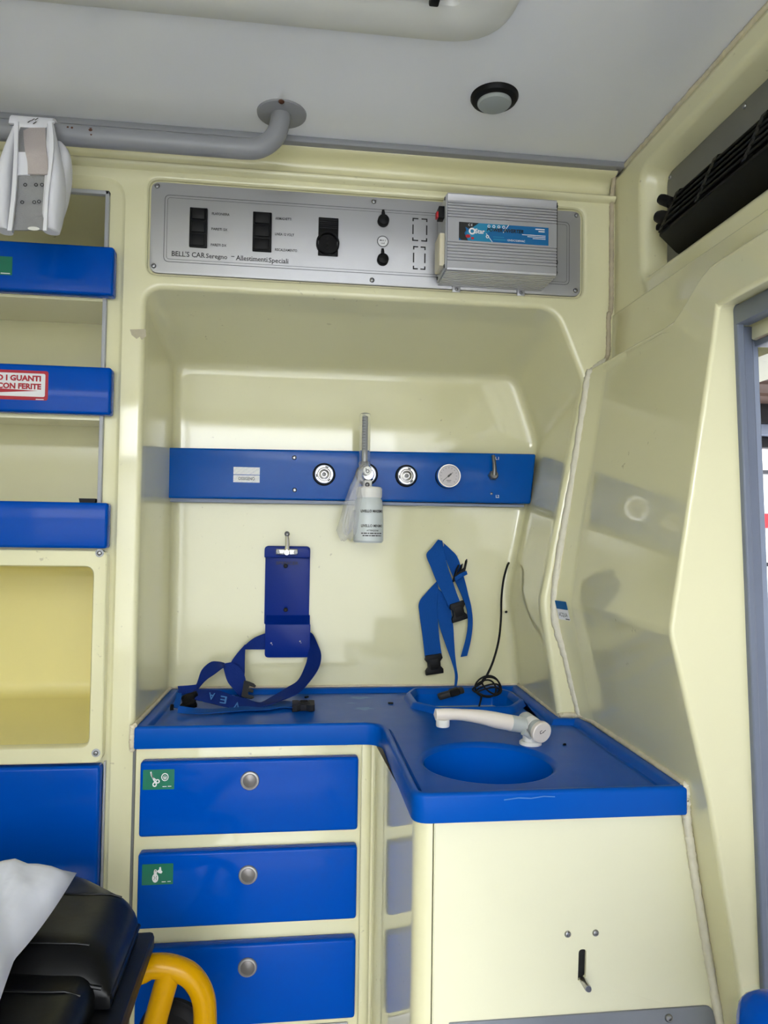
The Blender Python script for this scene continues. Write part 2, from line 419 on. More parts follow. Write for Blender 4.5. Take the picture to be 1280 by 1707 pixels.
# ---- right wall: lower moulding with the door opening
prof = [(.508, 1.487), (.503, 1.45), (.447, 1.09), (.497, .885), (.549, .592), (.600, .30), (.63, 0)]
def xf(z): return .535 + (1.492-z)*.0402
JY, D2 = .826, -.30
def zt(Y):
    t = max(0, min(1, (.955-Y)/.11)); t = t*t*(3-2*t); return 1.510+.047*t
cols = [1.2205, 1.175, 1.09, .97, .94, .915, .89, .87, .85, JY, .5, .1, D2, (D2+REAR)/2, REAR]
bm = B(); V = {}
def vv(k, p):
    if k not in V: V[k] = bm.verts.new(p)
    return V[k]
def side_off(Y, z):
    k = .012 if z > 1.0 else .006 if z > .8 else 0
    if Y > 1.175: return k+(-.004-k)*(Y-1.175)/.0455
    return max(0, k*(Y-JY)/(1.175-JY))
def rowpt(i, Y):
    if i == 0: return (.560, Y, zt(Y)+.001)
    if i == 1: return (.512, Y, zt(Y)-.010)
    x, z = prof[i-2]
    return (x+side_off(Y, z), Y, z)
for c in range(len(cols)-1):
    Y0, Y1 = cols[c], cols[c+1]
    for i in range(len(prof)+1):
        if i >= 2 and JY >= Y0 > D2: continue
        bm.faces.new([vv((i, c), rowpt(i, Y0)), vv((i, c+1), rowpt(i, Y1)), vv((i+1, c+1), rowpt(i+1, Y1)), vv((i+1, c), rowpt(i+1, Y0))])
for c, Y in enumerate(cols):            # reveals
    if abs(Y-JY) < 1e-6 or abs(Y-D2) < 1e-6:
        s = 1 if Y > 0 else -1
        for i in range(2, len(prof)+1):
            a, b = vv((i, c), rowpt(i, Y)), vv((i+1, c), rowpt(i+1, Y))
            za, zb = prof[i-2][1], prof[i-1][1]
            bm.faces.new([a, b, vv((i+1, c, 'r'), (max(xf(zb), prof[i-1][0]+.002), Y+s*.008, zb)), vv((i, c, 'r'), (xf(za), Y+s*.008, za+.004 if i == 2 else za))])
for c in range(len(cols)-1):            # head of the opening
    if JY >= cols[c] > D2:
        def hv(cc):
            if (2, cc, 'r') in V: return V[(2, cc, 'r')]
            return vv((2, cc, 'h'), (.535, cols[cc], 1.491))
        bm.faces.new([V[(2, c)], V[(2, c+1)], hv(c+1), hv(c)])
o = finish(bm, 'wall_side', 'cream', smooth=True, ang=180)
md = o.modifiers.new('round', 'BEVEL'); md.width = .010; md.segments = 4; md.limit_method = 'ANGLE'; md.angle_limit = math.radians(12); md.harden_normals = True
struct(o, 'lower moulded pale yellow side wall framing the sliding door')
# outer skin behind the lower moulding, with the door opening left free
bm = B(); rbox(bm, .66, .72, 1.09, 1.62, 0, 1.46, 0); rbox(bm, .66, .72, REAR, D2-.03, 0, 1.46, 0)
struct(finish(bm, 'wall_skin', 'cream_matt'))
# ---- grey sliding door frame
def lean_bar(name, dx0, dx1, y0, y1, m, ztop=1.492):
    bm = B(); L = []
    for z in (0, .4, .8, 1.2, ztop):
        x = xf(z); L.append([Vector((x+dx0, y0, z)), Vector((x+dx1, y0, z)), Vector((x+dx1, y1, z)), Vector((x+dx0, y1, z))])
    loft(bm, L, True, True, True)
    o = finish(bm, name, m); md = o.modifiers.new('b', 'BEVEL'); md.width = .002; md.segments = 2
    return o
fr = thing('sliding_door_frame', 'grey metal frame of the open sliding door at the right edge', 'door frame', (.56, .84, 0)); fr['kind'] = 'structure'
for nm, a, b, y0, y1, m, zz in (('jamb_strip', -.002, .0075, .826, .845, 'door_grey', 1.492), ('jamb_channel', .0075, .030, .843, .862, 'door_grey', 1.47), ('door_edge', .028, .0415, .850, .872, 'door_grey2', 1.455)):
    attach(lean_bar(nm, a, b, y0, y1, m, zz), fr)
bm = B(); rbox(bm, .533, .553, D2, .832, 1.466, 1.490, .002); finish(bm, 'head_rail', 'door_grey', fr)
bm = B(); rbox(bm, .556, .574, D2, .832, 1.449, 1.466, .002); finish(bm, 'head_moulding', 'cream_matt', fr)
bm = B(); rbox(bm, .560, .60, D2, .832, 1.440, 1.4485, .002); finish(bm, 'track', 'door_grey', fr)
bm = B(); rbox(bm, .60, .604, D2, .84, 1.438, 1.446, .001); finish(bm, 'track_edge', 'alu', fr)

# ---- sealant beads
def bead(name, pts, r, m, label, k=8):
    P = spline(pts, k*3); rr = [r*(.88+.24*random.random()) for _ in P]
    P = [p+Vector((random.uniform(-1, 1), random.uniform(-1, 1), random.uniform(-1, 1)))*r*.07 for p in P]
    bm = B(); tube(bm, P, rr, 8); return struct(finish(bm, name, m, ang=80), label)
bead('trim_4', [(.553, F-.002, 1.846), (.549, F-.002, 1.80), (.5485, F-.002, 1.70), (.548, F-.002, 1.61), (.544, F-.002, 1.594), (.543, F-.002, 1.53), (.535, F-.003, 1.512)], .0042, 'sealant_d', 'grimy sealant line in the corner above the alcove')
bead('trim_5', [(.535, F-.003, 1.512), (.512, F-.003, 1.492), (.505, F-.003, 1.475), (.480, F-.003, 1.31), (.447, F-.003, 1.095), (.470, F-.003, .99), (.494, F-.003, .897)], .0068, 'sealant_w', 'pale sealant bead between alcove and side wall')
bead('trim_6', [(.562, 1.20, 1.852), (.562, .9, 1.853), (.562, .5, 1.853), (.562, .0, 1.853)], .005, 'sealant', 'sealant line along the right ceiling edge', 20)
bead('trim_7', [(.5475, 1.19, 1.5125), (.5475, 1.05, 1.5125), (.5475, .955, 1.5125)], .0028, 'grime', 'dark joint above the lower side wall', 10)

# ================================================================== OUTSIDE
bm = B(); rbox(bm, -30, 30, -30, 30, -.75, -.7, 0); g = finish(bm, 'ground', 'concrete'); struct(g, 'concrete yard outside')
t = thing('white_building', 'white building with a red band seen through the door gap', 'building', (5, 6, -.7))
bm = B(); rbox(bm, 2.2, 9, 5.5, 8, -.7, 3.0, .02); finish(bm, 'wall', 'render_white', t)
for z in (1.0, 1.75, 2.0):
    bm = B(); rbox(bm, 2.2, 9, 5.47, 5.5, z, z+.03, 0); finish(bm, 'joint', 'dkgrey', t)
za, zb = W(1275, 880, 5.46).z, W(1275, 856, 5.46).z
bm = B(); rbox(bm, 2.2, 9, 5.45, 5.5, za, zb, 0); finish(bm, 'red_band', 'red', t)
t = thing('sky_screen_block', 'unseen long pale block behind the vehicle, added to screen the low sky', 'building', (0, -10, -.7))
bm = B(); rbox(bm, -14, 14, -13, -10, -.7, BH, .02); finish(bm, 'wall', 'sky_screen', t)  # unseen block added so low sky is not mirrored in the alcove wall
bm = B(); rbox(bm, -14.2, 14.2, -13.2, -9.8, BH, BH+.15, .02); finish(bm, 'roof', 'door_grey', t)
t = thing('canopy', 'brown boarded canopy with dark edge beam outside the door, extended unseen to block sky', 'canopy', (3.2, 4.2, -.7))
zlo = W(1275, 690, 4.0).z
for i in range(30):
    bm = B(); y0 = -2.7+i*.225; z0 = zlo+.05+.30*(4.05-y0)/4.05; rbox(bm, .95, 5.5, y0, y0+.217, z0, z0+.03, .004); finish(bm, 'board', 'brown', t)  # boards running back out of view are added to block side sky
zb2 = W(1275, 728, 4.05).z
bm = B(); rbox(bm, .95, 5.5, 4.03, 4.15, zlo-.05, zlo+.10, .01); finish(bm, 'beam', 'ext_dark', t)
bm = B(); rbox(bm, .95, 5.5, 4.05, 4.12, zb2+.01, zlo-.05, .01); finish(bm, 'gutter', 'door_grey2', t)
bm = B(); rbox(bm, .95, 5.5, 4.10, 4.18, zb2-.06, zb2+.01, .01); finish(bm, 'lower_beam', 'ext_dark', t)
bm = B(); rbox(bm, 5.4, 5.5, -2.7, 4.0, -.7, zlo+.8, 0); finish(bm, 'side_light_screen', 'light_screen', t)  # unseen wall added to dim the light entering by the side door
bm = B(); rbox(bm, .95, 5.4, -2.75, -2.65, -.7, zlo+.55, 0); finish(bm, 'end_light_screen', 'light_screen', t)  # second unseen wall, added to cut side light from the rear
for x in (.95, 5.4):
    bm = B(); rbox(bm, x, x+.1, 4.05, 4.15, -.7, zlo, .01); finish(bm, 'post', 'ext_dark', t)

# ================================================================== CEILING THINGS
t = thing('roof_hatch', 'off-white rounded roof hatch frame on the ceiling', 'hatch', (-.05, .6, CEIL))
hp = rect(-.42, .262, .25, .925)
bm = B(); L = []
for d, h in ((0, 0), (-.003, .006), (-.012, .012), (-.06, .016), (-.075, .012), (-.08, .004)):
    L.append([on_z(CEIL-h)(p) for p in rpoly(off_poly(hp, d), max(.01, .085+d), 8)])
loft(bm, L); finish(bm, 'bezel', 'ceil_bezel', t)
bm = B(); slab(bm, (off_poly(hp, -.088), .02), on_z(CEIL), (0, 0, -1), .02, .004); finish(bm, 'hatch_panel', 'hatch_white', t)
cp_ = ZP(724, 1, CEIL-.022); bm = B(); rbox(bm, cp_.x-.006, cp_.x+.006, cp_.y-.008, cp_.y+.006, CEIL-.026, CEIL-.018, .002); finish(bm, 'catch', 'black', t)

lc = ZP(824, 161, CEIL); t = thing('ceiling_lamp', 'round ceiling spotlight with black bezel and frosted lens', 'lamp', lc)
bm = B(); lathe(bm, [(.0355, 0), (.0355, .003), (.033, .007), (.028, .009), (.0255, .009), (.0255, .004)], lc, (0, 0, -1), 40); finish(bm, 'bezel', 'black', t)
bm = B(); lathe(bm, [(.0253, .002), (.0253, .011), (.023, .0135), (.012, .0145), (0, .0148)], lc, (0, 0, -1), 40); finish(bm, 'lens', 'lens', t)

fl = ZP(471, 189, CEIL)
t = thing('handrail', 'grey tubular handrail fixed under the ceiling by a round flange', 'handrail', fl)
rz = 1.797; ry = fl.y
pts = [(-.75, ry, rz)]
pts += [(-.09, ry, rz)]
pts += [(-.07, ry, rz+.002), (-.052, ry, rz+.012), (-.040, ry, rz+.027), (-.035, ry, rz+.045), (-.033, ry, CEIL)]
pts = [Vector(pts[0])] + spline(pts[1:], 5)
bm = B(); tube(bm, pts, .0155, 20); finish(bm, 'rail_tube', 'grey_paint', t)
bm = B(); tube(bm, spline([(-.75, ry, rz), (-.77, ry, rz+.004), (-.795, ry, rz+.03), (-.80, ry, CEIL)], 5), .0155, 20); finish(bm, 'rail_end', 'grey_paint', t)
for x in (-.032, -.80):
    bm = B(); lathe(bm, [(.0005, .003), (.036, .004), (.038, .003), (.0385, 0)], (x, ry, CEIL), (0, 0, -1), 40); finish(bm, 'flange', 'grey_paint', t)
sp = ZP(469, 169, CEIL-.004); screw(t, sp, (0, 0, -1), .0045, 'rust')
for px, py, r in ((113, 212, .0016), (120, 213, .0018), (151, 216, .0032), (152, 224, .0016)):
    p = W(px, py, ry-.0145); bm = B(); lathe(bm, [(0, .0006), (r, .0004), (r*1.1, -.002)], p, (0, -1, .25), 10); finish(bm, 'rust_spot', 'rust', t)

# padded white restraint cuff hanging over the handrail
cb = Vector((-.385, ry, 1.63)); t = thing('padded_cuff', 'white padded cuff with grey strap hanging over the handrail', 'cuff', cb)
def pad(name, rows, m):
    """rows: (px left, px right, py, Y centre, half depth)"""
    L = []
    for xl, xr, py, Y, hd in rows:
        a = W(xl, py, Y); b = W(xr, py, Y); c = (a+b)/2; hw = (b-a).length/2
        L.append([c + Vector((hw*math.copysign(abs(math.cos(q))**.8, math.cos(q)), hd*math.copysign(abs(math.sin(q))**.8, math.sin(q)), 0)) for q in [2*math.pi*i/20 for i in range(20)]])
    n = []
    for k in range(len(L[0])):
        n.append(spline([l[k] for l in L], 4))
    L2 = [[n[k][i] for k in range(20)] for i in range(len(n[0]))]
    bm = B(); loft(bm, L2, True, True, True); return finish(bm, name, m, t, 60)
YC = 1.085
pad('side_pad', [(79, 90, 208, YC+.005, .004), (79, 98, 250, YC, .016), (77, 106, 290, YC, .022), (75, 106, 330, YC, .024), (73, 102, 365, YC, .022), (72, 98, 386, YC+.002, .014)], 'pad')
pad('back_pad', [(92, 104, 238, YC+.035, .006), (94, 116, 255, YC+.035, .012), (96, 119, 290, YC+.035, .016), (96, 113, 330, YC+.035, .016), (92, 104, 362, YC+.03, .012), (88, 98, 378, YC+.03, .006)], 'pad')
pad('side_pad', [(22, 30, 212, YC+.005, .004), (10, 28, 250, YC, .014), (0, 27, 290, YC, .022), (-4, 25, 330, YC, .024), (-6, 22, 365, YC, .022), (-4, 20, 386, YC+.002, .014)], 'pad')
ribbon('edge_binding', [(W(24, 204, YC-.012), W(31, 204, YC-.012)), (W(24, 250, YC-.022), W(30, 250, YC-.022)), (W(20, 320, YC-.027), W(27, 320, YC-.027)), (W(13, 385, YC-.022), W(20, 385, YC-.022))], 'pad', t, .004)
ribbon('edge_binding', [(W(80, 204, YC-.012), W(87, 204, YC-.012)), (W(84, 250, YC-.022), W(90, 250, YC-.022)), (W(77, 320, YC-.027), W(82, 320, YC-.027)), (W(72, 385, YC-.022), W(78, 385, YC-.022))], 'pad', t, .004)
a0, a1 = W(24, 203, ry), W(87, 203, ry)
ribbon('velcro_band', [(Vector((W(24, 215, YC).x, ry-.017, rz+.002)), Vector((W(83, 215, YC).x, ry-.017, rz+.002))), (W(26, 250, YC-.012), W(83, 250, YC-.012)), (W(26, 320, YC-.019), W(79, 320, YC-.019)), (W(21, 384, YC-.014), W(73, 384, YC-.014))], 'velcro', t, .003)
ribbon('velcro_tab', [(W(39, 212, ry-.021), W(76, 212, ry-.021)), (W(41, 245, YC-.016), W(77, 245, YC-.016)), (W(46, 270, YC-.021), W(80, 270, YC-.021)), (W(47, 291, YC-.023), W(80, 291, YC-.023))], 'velcro_p', t, .003)
ribbon('velcro_base', [(W(27, 254, YC-.018), W(50, 254, YC-.018)), (W(26, 275, YC-.020), W(50, 275, YC-.020)), (W(26, 292, YC-.022), W(50, 292, YC-.022))], 'pad', t, .002)
xa, xb = a0.x, a1.x+.006
st = []
for q in (-55, -30, 0, 30, 60, 90, 130, 170):
    q = math.radians(q); st.append((Vector((xa, ry-.0195*math.cos(q), rz+.0195*math.sin(q))), Vector((xb, ry-.0195*math.cos(q), rz+.0195*math.sin(q)))))
ribbon('hanging_loop', st[2:], 'pad', t, .003)
ribbon('loop_flap', [(W(27, 218, ry-.0235), W(60, 221, ry-.0235)), (W(25, 208, ry-.0235), W(80, 212, ry-.0235)), (W(28, 199, ry-.018), W(92, 203, ry-.018))], 'pad', t, .003)
for k, (px, py) in enumerate(((50, 203), (56, 200), (59, 205), (62, 199))):
    f = Flat(W(px, py, ry-.0245), XR, (0, .35, .9)); f.stroke([(-.003, -.002), (.001, .003)], .0015); f.done('print_mark', 'print', t)
for px, py in ((42, 308), (60, 308), (70, 308), (37, 337), (57, 337), (65, 336)):
    f = Flat(W(px, py, YC-.0225), XR, ZU); f.ring((0, 0), .0016, .0026, 12); f.done('print_mark', 'dkgrey', t)
f = Flat(W(56, 381, YC-.018), XR, ZU); f.ring((0, 0), 0.0001, .008, 18, .35); f.done('light_slot', 'white', t)

# ================================================================== CONTROL PANEL
px0, px1, pz0, pz1 = -.2455, .4935, 1.6285, 1.7805
PY = F+.0035
t = thing('control_panel', 'aluminium switch panel with black rockers and socket above the alcove', 'control panel', (.124, PY, pz0))
bm = B(); slab(bm, (rect(px0, px1, pz0, pz1), .014), on_y(F+.0095), (0, -1, 0), .006, .0008); finish(bm, 'plate', 'alu', t)
def pw(px, py, d=.0004): return W(px, py, PY-d)
f = Flat((0, PY-.0003, 0), XR, ZU)
c0, c1 = pw(274, 322), pw(270, 438); c2 = pw(955, 368)
bx0, bx1, bz0, bz1 = -.2235, .4730, 1.6475, 1.7600
f.loopline((rect(bx0, bx1, bz0, bz1), .009), .0009); f.loopline((off_poly(rect(bx0, bx1, bz0, bz1), -.0045), .0055), .0006)
f.done('border_line', 'print_grey', t)
for px, py in ((262, 310), (256, 443), (623, 336), (620, 467), (961, 359), (959, 484)): screw(t, pw(px, py), (0, -1, 0), .0042)
for (xa_, ya_), (xb_, yb_) in (((316, 347), (346, 414)), ((421, 354), (453, 421))):
    a = pw(xa_+1, ya_); b = pw(xb_-1, yb_); z1, z0 = a.z, b.z
    bm = B(); rbox(bm, a.x, b.x, PY-.005, PY+.002, z0, z1, .001); bank = finish(bm, 'switch_bank', 'black', t)
    h = (z1-z0)/3
    for k in range(3):
        zc = z0+h*(k+.5)
        bm = B(); rbox(bm, a.x+.0035, b.x-.0035, PY-.0085, PY-.002, zc-h*.40, zc+h*.40, .0015, 2, Matrix.Rotation(.10, 3, 'X')); finish(bm, 'rocker', 'black', bank)
        bm = B(); rbox(bm, a.x+.0015, b.x-.0015, PY-.0056, PY-.0045, zc-h*.47, zc-h*.44, .0003, 1); finish(bm, 'rocker_frame', 'dkgrey', bank)
for s, px, py, wd in (('PLAFONIERA', 353, 358, 28), ('PARETI SX', 352, 383.5, 25.5), ('PARETI DX', 351, 410, 25), ('ARMADIETTI', 459, 366, 26), ('LINEA 12 VOLT', 458, 392, 31), ('RISCALDAMENTO', 458, 418, 36)):
    p = pw(px, py); text(s, p, XR, ZU, .0042, 'print', t, wd*.001025, .012)
def serif_line(s, p, h, width):
    # slab serifs under the stems give the maker's line its book-face look
    o = text(s, p, XR, ZU, h, 'print', t, width, .006)
    me = o.data; base = p.z; f = Flat((0, p.y-.0004, 0), XR, ZU)
    xs = sorted(v.co.x for v in me.vertices if abs(v.co.z-base) < h*.03)
    last = -9
    for x in xs:
        if x-last > h*.28: f.rect(x-h*.06, x+h*.20, base, base+h*.08); last = x
    f.done('serif', 'print', o)
serif_line("BELL'S CAR", pw(285.5, 426.5), .0082, .0535)
serif_line('Seregno', pw(343, 430), .0074, .0345)
f = Flat(pw(388, 430), XR, ZU); f.rect(-.0026, .0026, .002, .0030); f.done('dash', 'print', t)
serif_line('Allestimenti Speciali', pw(393, 435), .0082, .0880) if False else None
serif_line('Allestimenti', pw(393.5, 433.5), .0080, .0515)
serif_line('Speciali', pw(447.5, 437.5), .0080, .0325)
# schuko socket
sc = pw(546, 408); bm = B(); a, b = pw(531, 363), pw(563, 428)
rbox(bm, a.x, b.x, PY-.004, PY+.001, b.z, a.z, .001); so = finish(bm, 'socket_plate', 'black', t)
for k in range(5):
    z = a.z-.004-.0035*k; bm = B(); rbox(bm, a.x+.002, b.x-.002, PY-.0055, PY-.0035, z-.001, z+.0007, .0004, 1); finish(bm, 'grip_rib', 'dkgrey', so)
bm = B(); lathe(bm, [(.0195, 0), (.0195, .009), (.0185, .0105), (.0165, .0105), (.016, .004), (0, .004)], sc, (0, -1, 0), 36); cupo = finish(bm, 'socket_cup', 'black', t)
for dx, dz in ((0, .009), (0, 0), (0, -.008)):
    bm = B(); lathe(bm, [(.0024, .0042), (.0024, .0055), (.0014, .0055), (.0013, .0045), (0, .0045)], sc+Vector((dx, 0, dz)), (0, -1, 0), 12); finish(bm, 'pin_hole', 'opening_shade', cupo)
for dx in (-.0165, .0165):
    bm = B(); rbox(bm, sc.x+dx-.001, sc.x+dx+.001, PY-.010, PY-.004, sc.z-.003, sc.z+.003, .0004, 1); finish(bm, 'earth_clip', 'steel', cupo)
# two capped auxiliary sockets
for px, py in ((638.5, 369.5), (637.5, 434)):
    c = pw(px, py); bm = B()
    lathe(bm, [(.0098, -.001), (.0098, .008), (.0085, .011), (.004, .0125), (0, .0127)], c, (0, -1, 0), 28); capo = finish(bm, 'socket_cap', 'black', t)
    bm = B(); tube(bm, [c+Vector((0, -.004, .006)), c+Vector((-.0005, -.005, .012)), c+Vector((-.0008, -.006, .018))], [.0034, .003, .0022], 10); finish(bm, 'cap_tab', 'rubber', capo)
c = pw(638, 402.5); f = Flat(c, XR, ZU); f.disc((0, 0), .0085); f.done('round_label', 'sign_white', t)
f = Flat(c+Vector((0, -.0003, 0)), XR, ZU); f.ring((0, 0), .0085, .0100); f.done('label_ring', 'print_grey', t)
text('MAX 5', c+Vector((0, -.0002, .0003)), XR, ZU, .0028, 'print', t, .0105, .01, 'CENTER')
text('cad', c+Vector((0, -.0002, -.0042)), XR, ZU, .0026, 'print', t, .0062, .01, 'CENTER')
for (x0, y0), (x1, y1) in (((687.5, 364), (712, 402)), ((688.5, 411), (709, 449))):
    a, b = pw(x0, y0), pw(x1, y1); f = Flat((0, PY-.0004, 0), XR, ZU); wq = .0022
    X0, X1, Z0, Z1 = a.x, b.x, b.z, a.z; dx, dz = (X1-X0), (Z1-Z0)
    for zz in (Z0, Z1): f.rect(X0, X0+dx*.40, zz-wq/2, zz+wq/2); f.rect(X1-dx*.40, X1, zz-wq/2, zz+wq/2)
    for xx in (X0, X1-wq):
        f.rect(xx, xx+wq, Z0-wq/2, Z0+dz*.13); f.rect(xx, xx+wq, Z0+dz*.28, Z0+dz*.72); f.rect(xx, xx+wq, Z1-dz*.13, Z1+wq/2)
    f.done('dashed_outline', 'print', t)

# ================================================================== POWER INVERTER
IY0 = 1.147; IYB = PY-.0005
p_tl, p_br = W(746.5, 321, IY0), W(927.5, 461, IY0)
ix0, ix1, iz0, iz1 = p_tl.x, p_br.x, p_br.z+.0005, p_tl.z+.0015
t = thing('power_inverter', 'silver ribbed power inverter box mounted on the control panel', 'inverter', ((ix0+ix1)/2, IYB, iz0))
rot_i = .0
prof_i = [(IYB, iz0)]
def ribs(a, b, n, axis):
    out = []
    for k in range(n):
        for q, d in ((.0, 0), (.62, 0), (.68, .0022), (.92, .0022)):
            s = a+(b-a)*(k+q)/n; out.append((s, d))
    return out
P = []
for s, d in ribs(IYB, IY0+.004, 9, 0): P.append((s, iz0+d))
P += [(IY0+.004, iz0), (IY0+.0012, iz0+.0012), (IY0, iz0+.004)]
lz0, lz1 = iz0+.047, iz0+.082
for s, d in ribs(iz0+.012, lz0, 7, 1): P.append((IY0+d, s))
P += [(IY0, lz0), (IY0, lz1)]
for s, d in ribs(lz1+.002, iz1-.012, 7, 1): P.append((IY0+d, s))
P += [(IY0, iz1-.003), (IY0+.0012, iz1-.0008), (IY0+.004, iz1), (IYB, iz1)]
bm = B(); loft(bm, [[Vector((x, y, z)) for y, z in P] for x in (ix0, ix1)], True, True, True); finish(bm, 'body', 'alu_body', t, 20)
for s, x in ((-1, ix0), (1, ix1)):
    bm = B(); rbox(bm, min(x, x+s*.0025), max(x, x+s*.0025), IY0+.003, IYB-.004, iz0+.003, iz1-.003, .0008); ep = finish(bm, 'end_plate', 'dkgrey' if s > 0 else 'trim_grey', t)
    for yy, zz in ((IY0+.008, iz1-.008), (IY0+.008, iz0+.009), (IYB-.01, iz1-.008), (IYB-.01, iz0+.009)): screw(ep, (x+s*.0025, yy, zz), (s, 0, 0), .003, 'dksteel')
bm = B(); lathe(bm, [(.006, 0), (.006, .005), (.004, .006), (0, .006)], (ix1+.002, IY0+.02, iz0+.03), (1, 0, 0), 16); finish(bm, 'terminal_knob', 'black', t)
bm = B(); rbox(bm, ix0-.012, ix0-.002, IY0+.013, IY0+.03, iz1-.038, iz1-.018, .001); sw = finish(bm, 'power_switch', 'black', t)
bm = B(); rbox(bm, ix0-.0155, ix0-.010, IY0+.016, IY0+.027, iz1-.036, iz1-.026, .001); finish(bm, 'switch_rocker', 'red', sw)
bm = B(); rbox(bm, ix0-.011, ix0-.002, IY0+.010, IY0+.052, iz0+.010, iz0+.065, .002); finish(bm, 'outlet', 'socket_cream', t)
for k in range(2):
    bm = B(); x = ix0+.025+k*.115; rbox(bm, x, x+.014, IYB-.003, IYB, iz0-.0105, iz0+.001, .001); ft = finish(bm, 'mounting_foot', 'alu', t)
    screw(ft, (x+.007, IYB-.003, iz0-.0055), (0, -1, 0), .0030)
la, lb = W(765, 368, IY0), W(914, 409.5, IY0)
lx0, lx1, lza, lzb = la.x, lb.x, lz0+.003, lz1-.002
f = Flat((lx0, IY0-.0003, lza), XR, ZU); LW, LH = lx1-lx0, lzb-lza
f.rect(0, LW, 0, LH); lab = f.done('label', 'label_blue', t)
f = Flat((lx0, IY0-.0005, lza), XR, ZU); f.poly([(LW*.10, 0), (LW*.37, 0), (LW*.31, LH*.5), (LW*.55, LH), (LW*.2, LH), (LW*.08, LH*.45)]); f.done('label_panel', 'label_ltblue', lab)
f = Flat((lx0, IY0-.0006, lza), XR, ZU); f.poly([(0, LH*.14), (.03*LW, 0), (LW*.10, 0), (LW*.06, LH*.40), (LW*.08, LH*.55), (LW*.07, LH*.75), (LW*.12, LH*.62), (LW*.22, LH), (0, LH)]); f.done('label_corner', 'print', lab)
f = Flat((lx0, IY0-.0007, lza), XR, ZU); f.ring((LW*.145, LH*.53), LH*.10, LH*.19, 20); f.stroke([(LW*.37, 0), (LW*.30, LH*.45)], .001); f.stroke([(LW*.49, LH*.55), (LW*.55, LH)], .0012)
for k in range(4): f.ring((LW*(.33+.055*k), LH*.86), LH*.05, LH*.09, 6)
f.ring((LW*.315, LH*.28), LH*.05, LH*.10, 6); f.done('label_graphic', 'print_white', lab)
f = Flat((lx0, IY0-.0008, lza), XR, ZU); f.ring((LW*.10, LH*.24), .0001, LH*.14, 14, .7); f.ring((LW*.15, LH*.14), .0001, LH*.09, 12, .8); f.done('label_flash', 'red', lab)
lt = lambda u_, v_: Vector((lx0+LW*u_, IY0-.0008, lza+LH*v_))
text('C E', lt(.10, .80), XR, ZU, .0036, 'print_white', lab, .007, .01)
text('Star', lt(.175, .42), XR, ZU, .0074, 'print_white', lab, .0165, .03)
text('POWER INVERTER', lt(.305, .58), XR, ZU, .0056, 'print', lab, .062, .035, slant=.25)
text('12VDC/230VAC', lt(.53, .10), XR, ZU, .0030, 'print_white', lab, .030, .02)
f = Flat((lx0, IY0-.0008, lza), XR, ZU)
for k in range(3): f.rect(LW*(.70+.06*k), LW*.965, LH*(.50-.09*k), LH*(.535-.09*k))
f.rect(LW*.85, LW*.955, LH*.84, LH*.90); f.rect(LW*.885, LW*.955, LH*.72, LH*.78); f.done('fine_print', 'print_white', lab)
f = Flat((lx0, IY0-.0008, lza), XR, ZU); f.rect(LW*.38, LW*.52, LH*.11, LH*.19); f.rect(LW*.375, LW*.50, LH*.27, LH*.31); f.done('fine_print', 'label_ltblue', lab)

# ================================================================== AIR UNIT ON THE RIGHT WALL
t = thing('air_unit', 'black ventilation unit with louvres on a grey plate at upper right', 'air conditioner', (.60, .65, 1.66))
bm = B(); slab(bm, (rect(.108, 1.108, 1.636, 1.796), .02), on_x(.5965), (-1, 0, 0), .003, .001); finish(bm, 'mounting_plate', 'plate_grey', t)
for px, py in ((1117, 296), (1241, 177)): screw(t, XP(px, py, .5935), (-1, 0, 0), .0035)
AX0, AX1 = .30, 1.062
sec = [(.5932, 1.750), (.585, 1.746), (.5745, 1.717), (.5735, 1.7135), (.555, 1.679), (.5555, 1.6745), (.584, 1.650), (.5932, 1.645)]
bm = B(); loft(bm, [[Vector((x, y, z)) for x, z in [(.5932, 1.750), (.590, 1.746), (.566, 1.682), (.5565, 1.6785), (.5565, 1.6745), (.584, 1.650), (.5932, 1.646)]] for y in (AX0, AX1)], True, True, True)
finish(bm, 'housing', 'black_ac', t, 20)
nb = 7; bw = (AX1-AX0)/nb
sl = None
for b in range(nb):
    y0 = AX0+b*bw
    for k in range(5):
        q = (k+.5)/5; x = .585+(.557-.585)*q; z = 1.744+(1.682-1.744)*q
        rot = Matrix.Rotation(math.radians(-28), 3, 'Y')
        if sl is None:
            bm = B(); rbox(bm, -.0045, .0045, 0, bw-.008, -.0016, .0016, .0006, 1, rot); o = finish(bm, 'louvre', 'black_ac', t); sl = o.data
        else: o = link(sl, 'louvre', None, t)
        o.location = (x, y0+.004, z)
rib = None
for b in range(nb+1):
    y = AX0+b*bw
    if rib is None:
        bm = B(); loft(bm, [[Vector((x, yy, z)) for x, z in [(.590, 1.748), (.583, 1.7455), (.554, 1.680), (.560, 1.678)]] for yy in (-.006, .006)], True, True, True); o = finish(bm, 'louvre_rib', 'black_ac', t, 20); rib = o.data
    else: o = link(rib, 'louvre_rib', None, t)
    o.location = (0, min(max(y, AX0+.006), AX1-.006), 0)
for px, py, px2, py2, r in ((1118, 338, 1100, 331, .0085), (1119, 365, 1096, 361, .0105), (1110, 378, 1097, 377, .006)):
    a = XP(px, py, .578); b = XP(px2, py2, .568); b.y = max(b.y, a.y+.010)
    ax = (b-a); bm = B(); lathe(bm, [(r*.7, -.012), (r*.8, 0), (r, .001), (r, ax.length*.75), (r*.82, ax.length), (0, ax.length)], a, ax, 16); finish(bm, 'pipe_fitting', 'black', t)

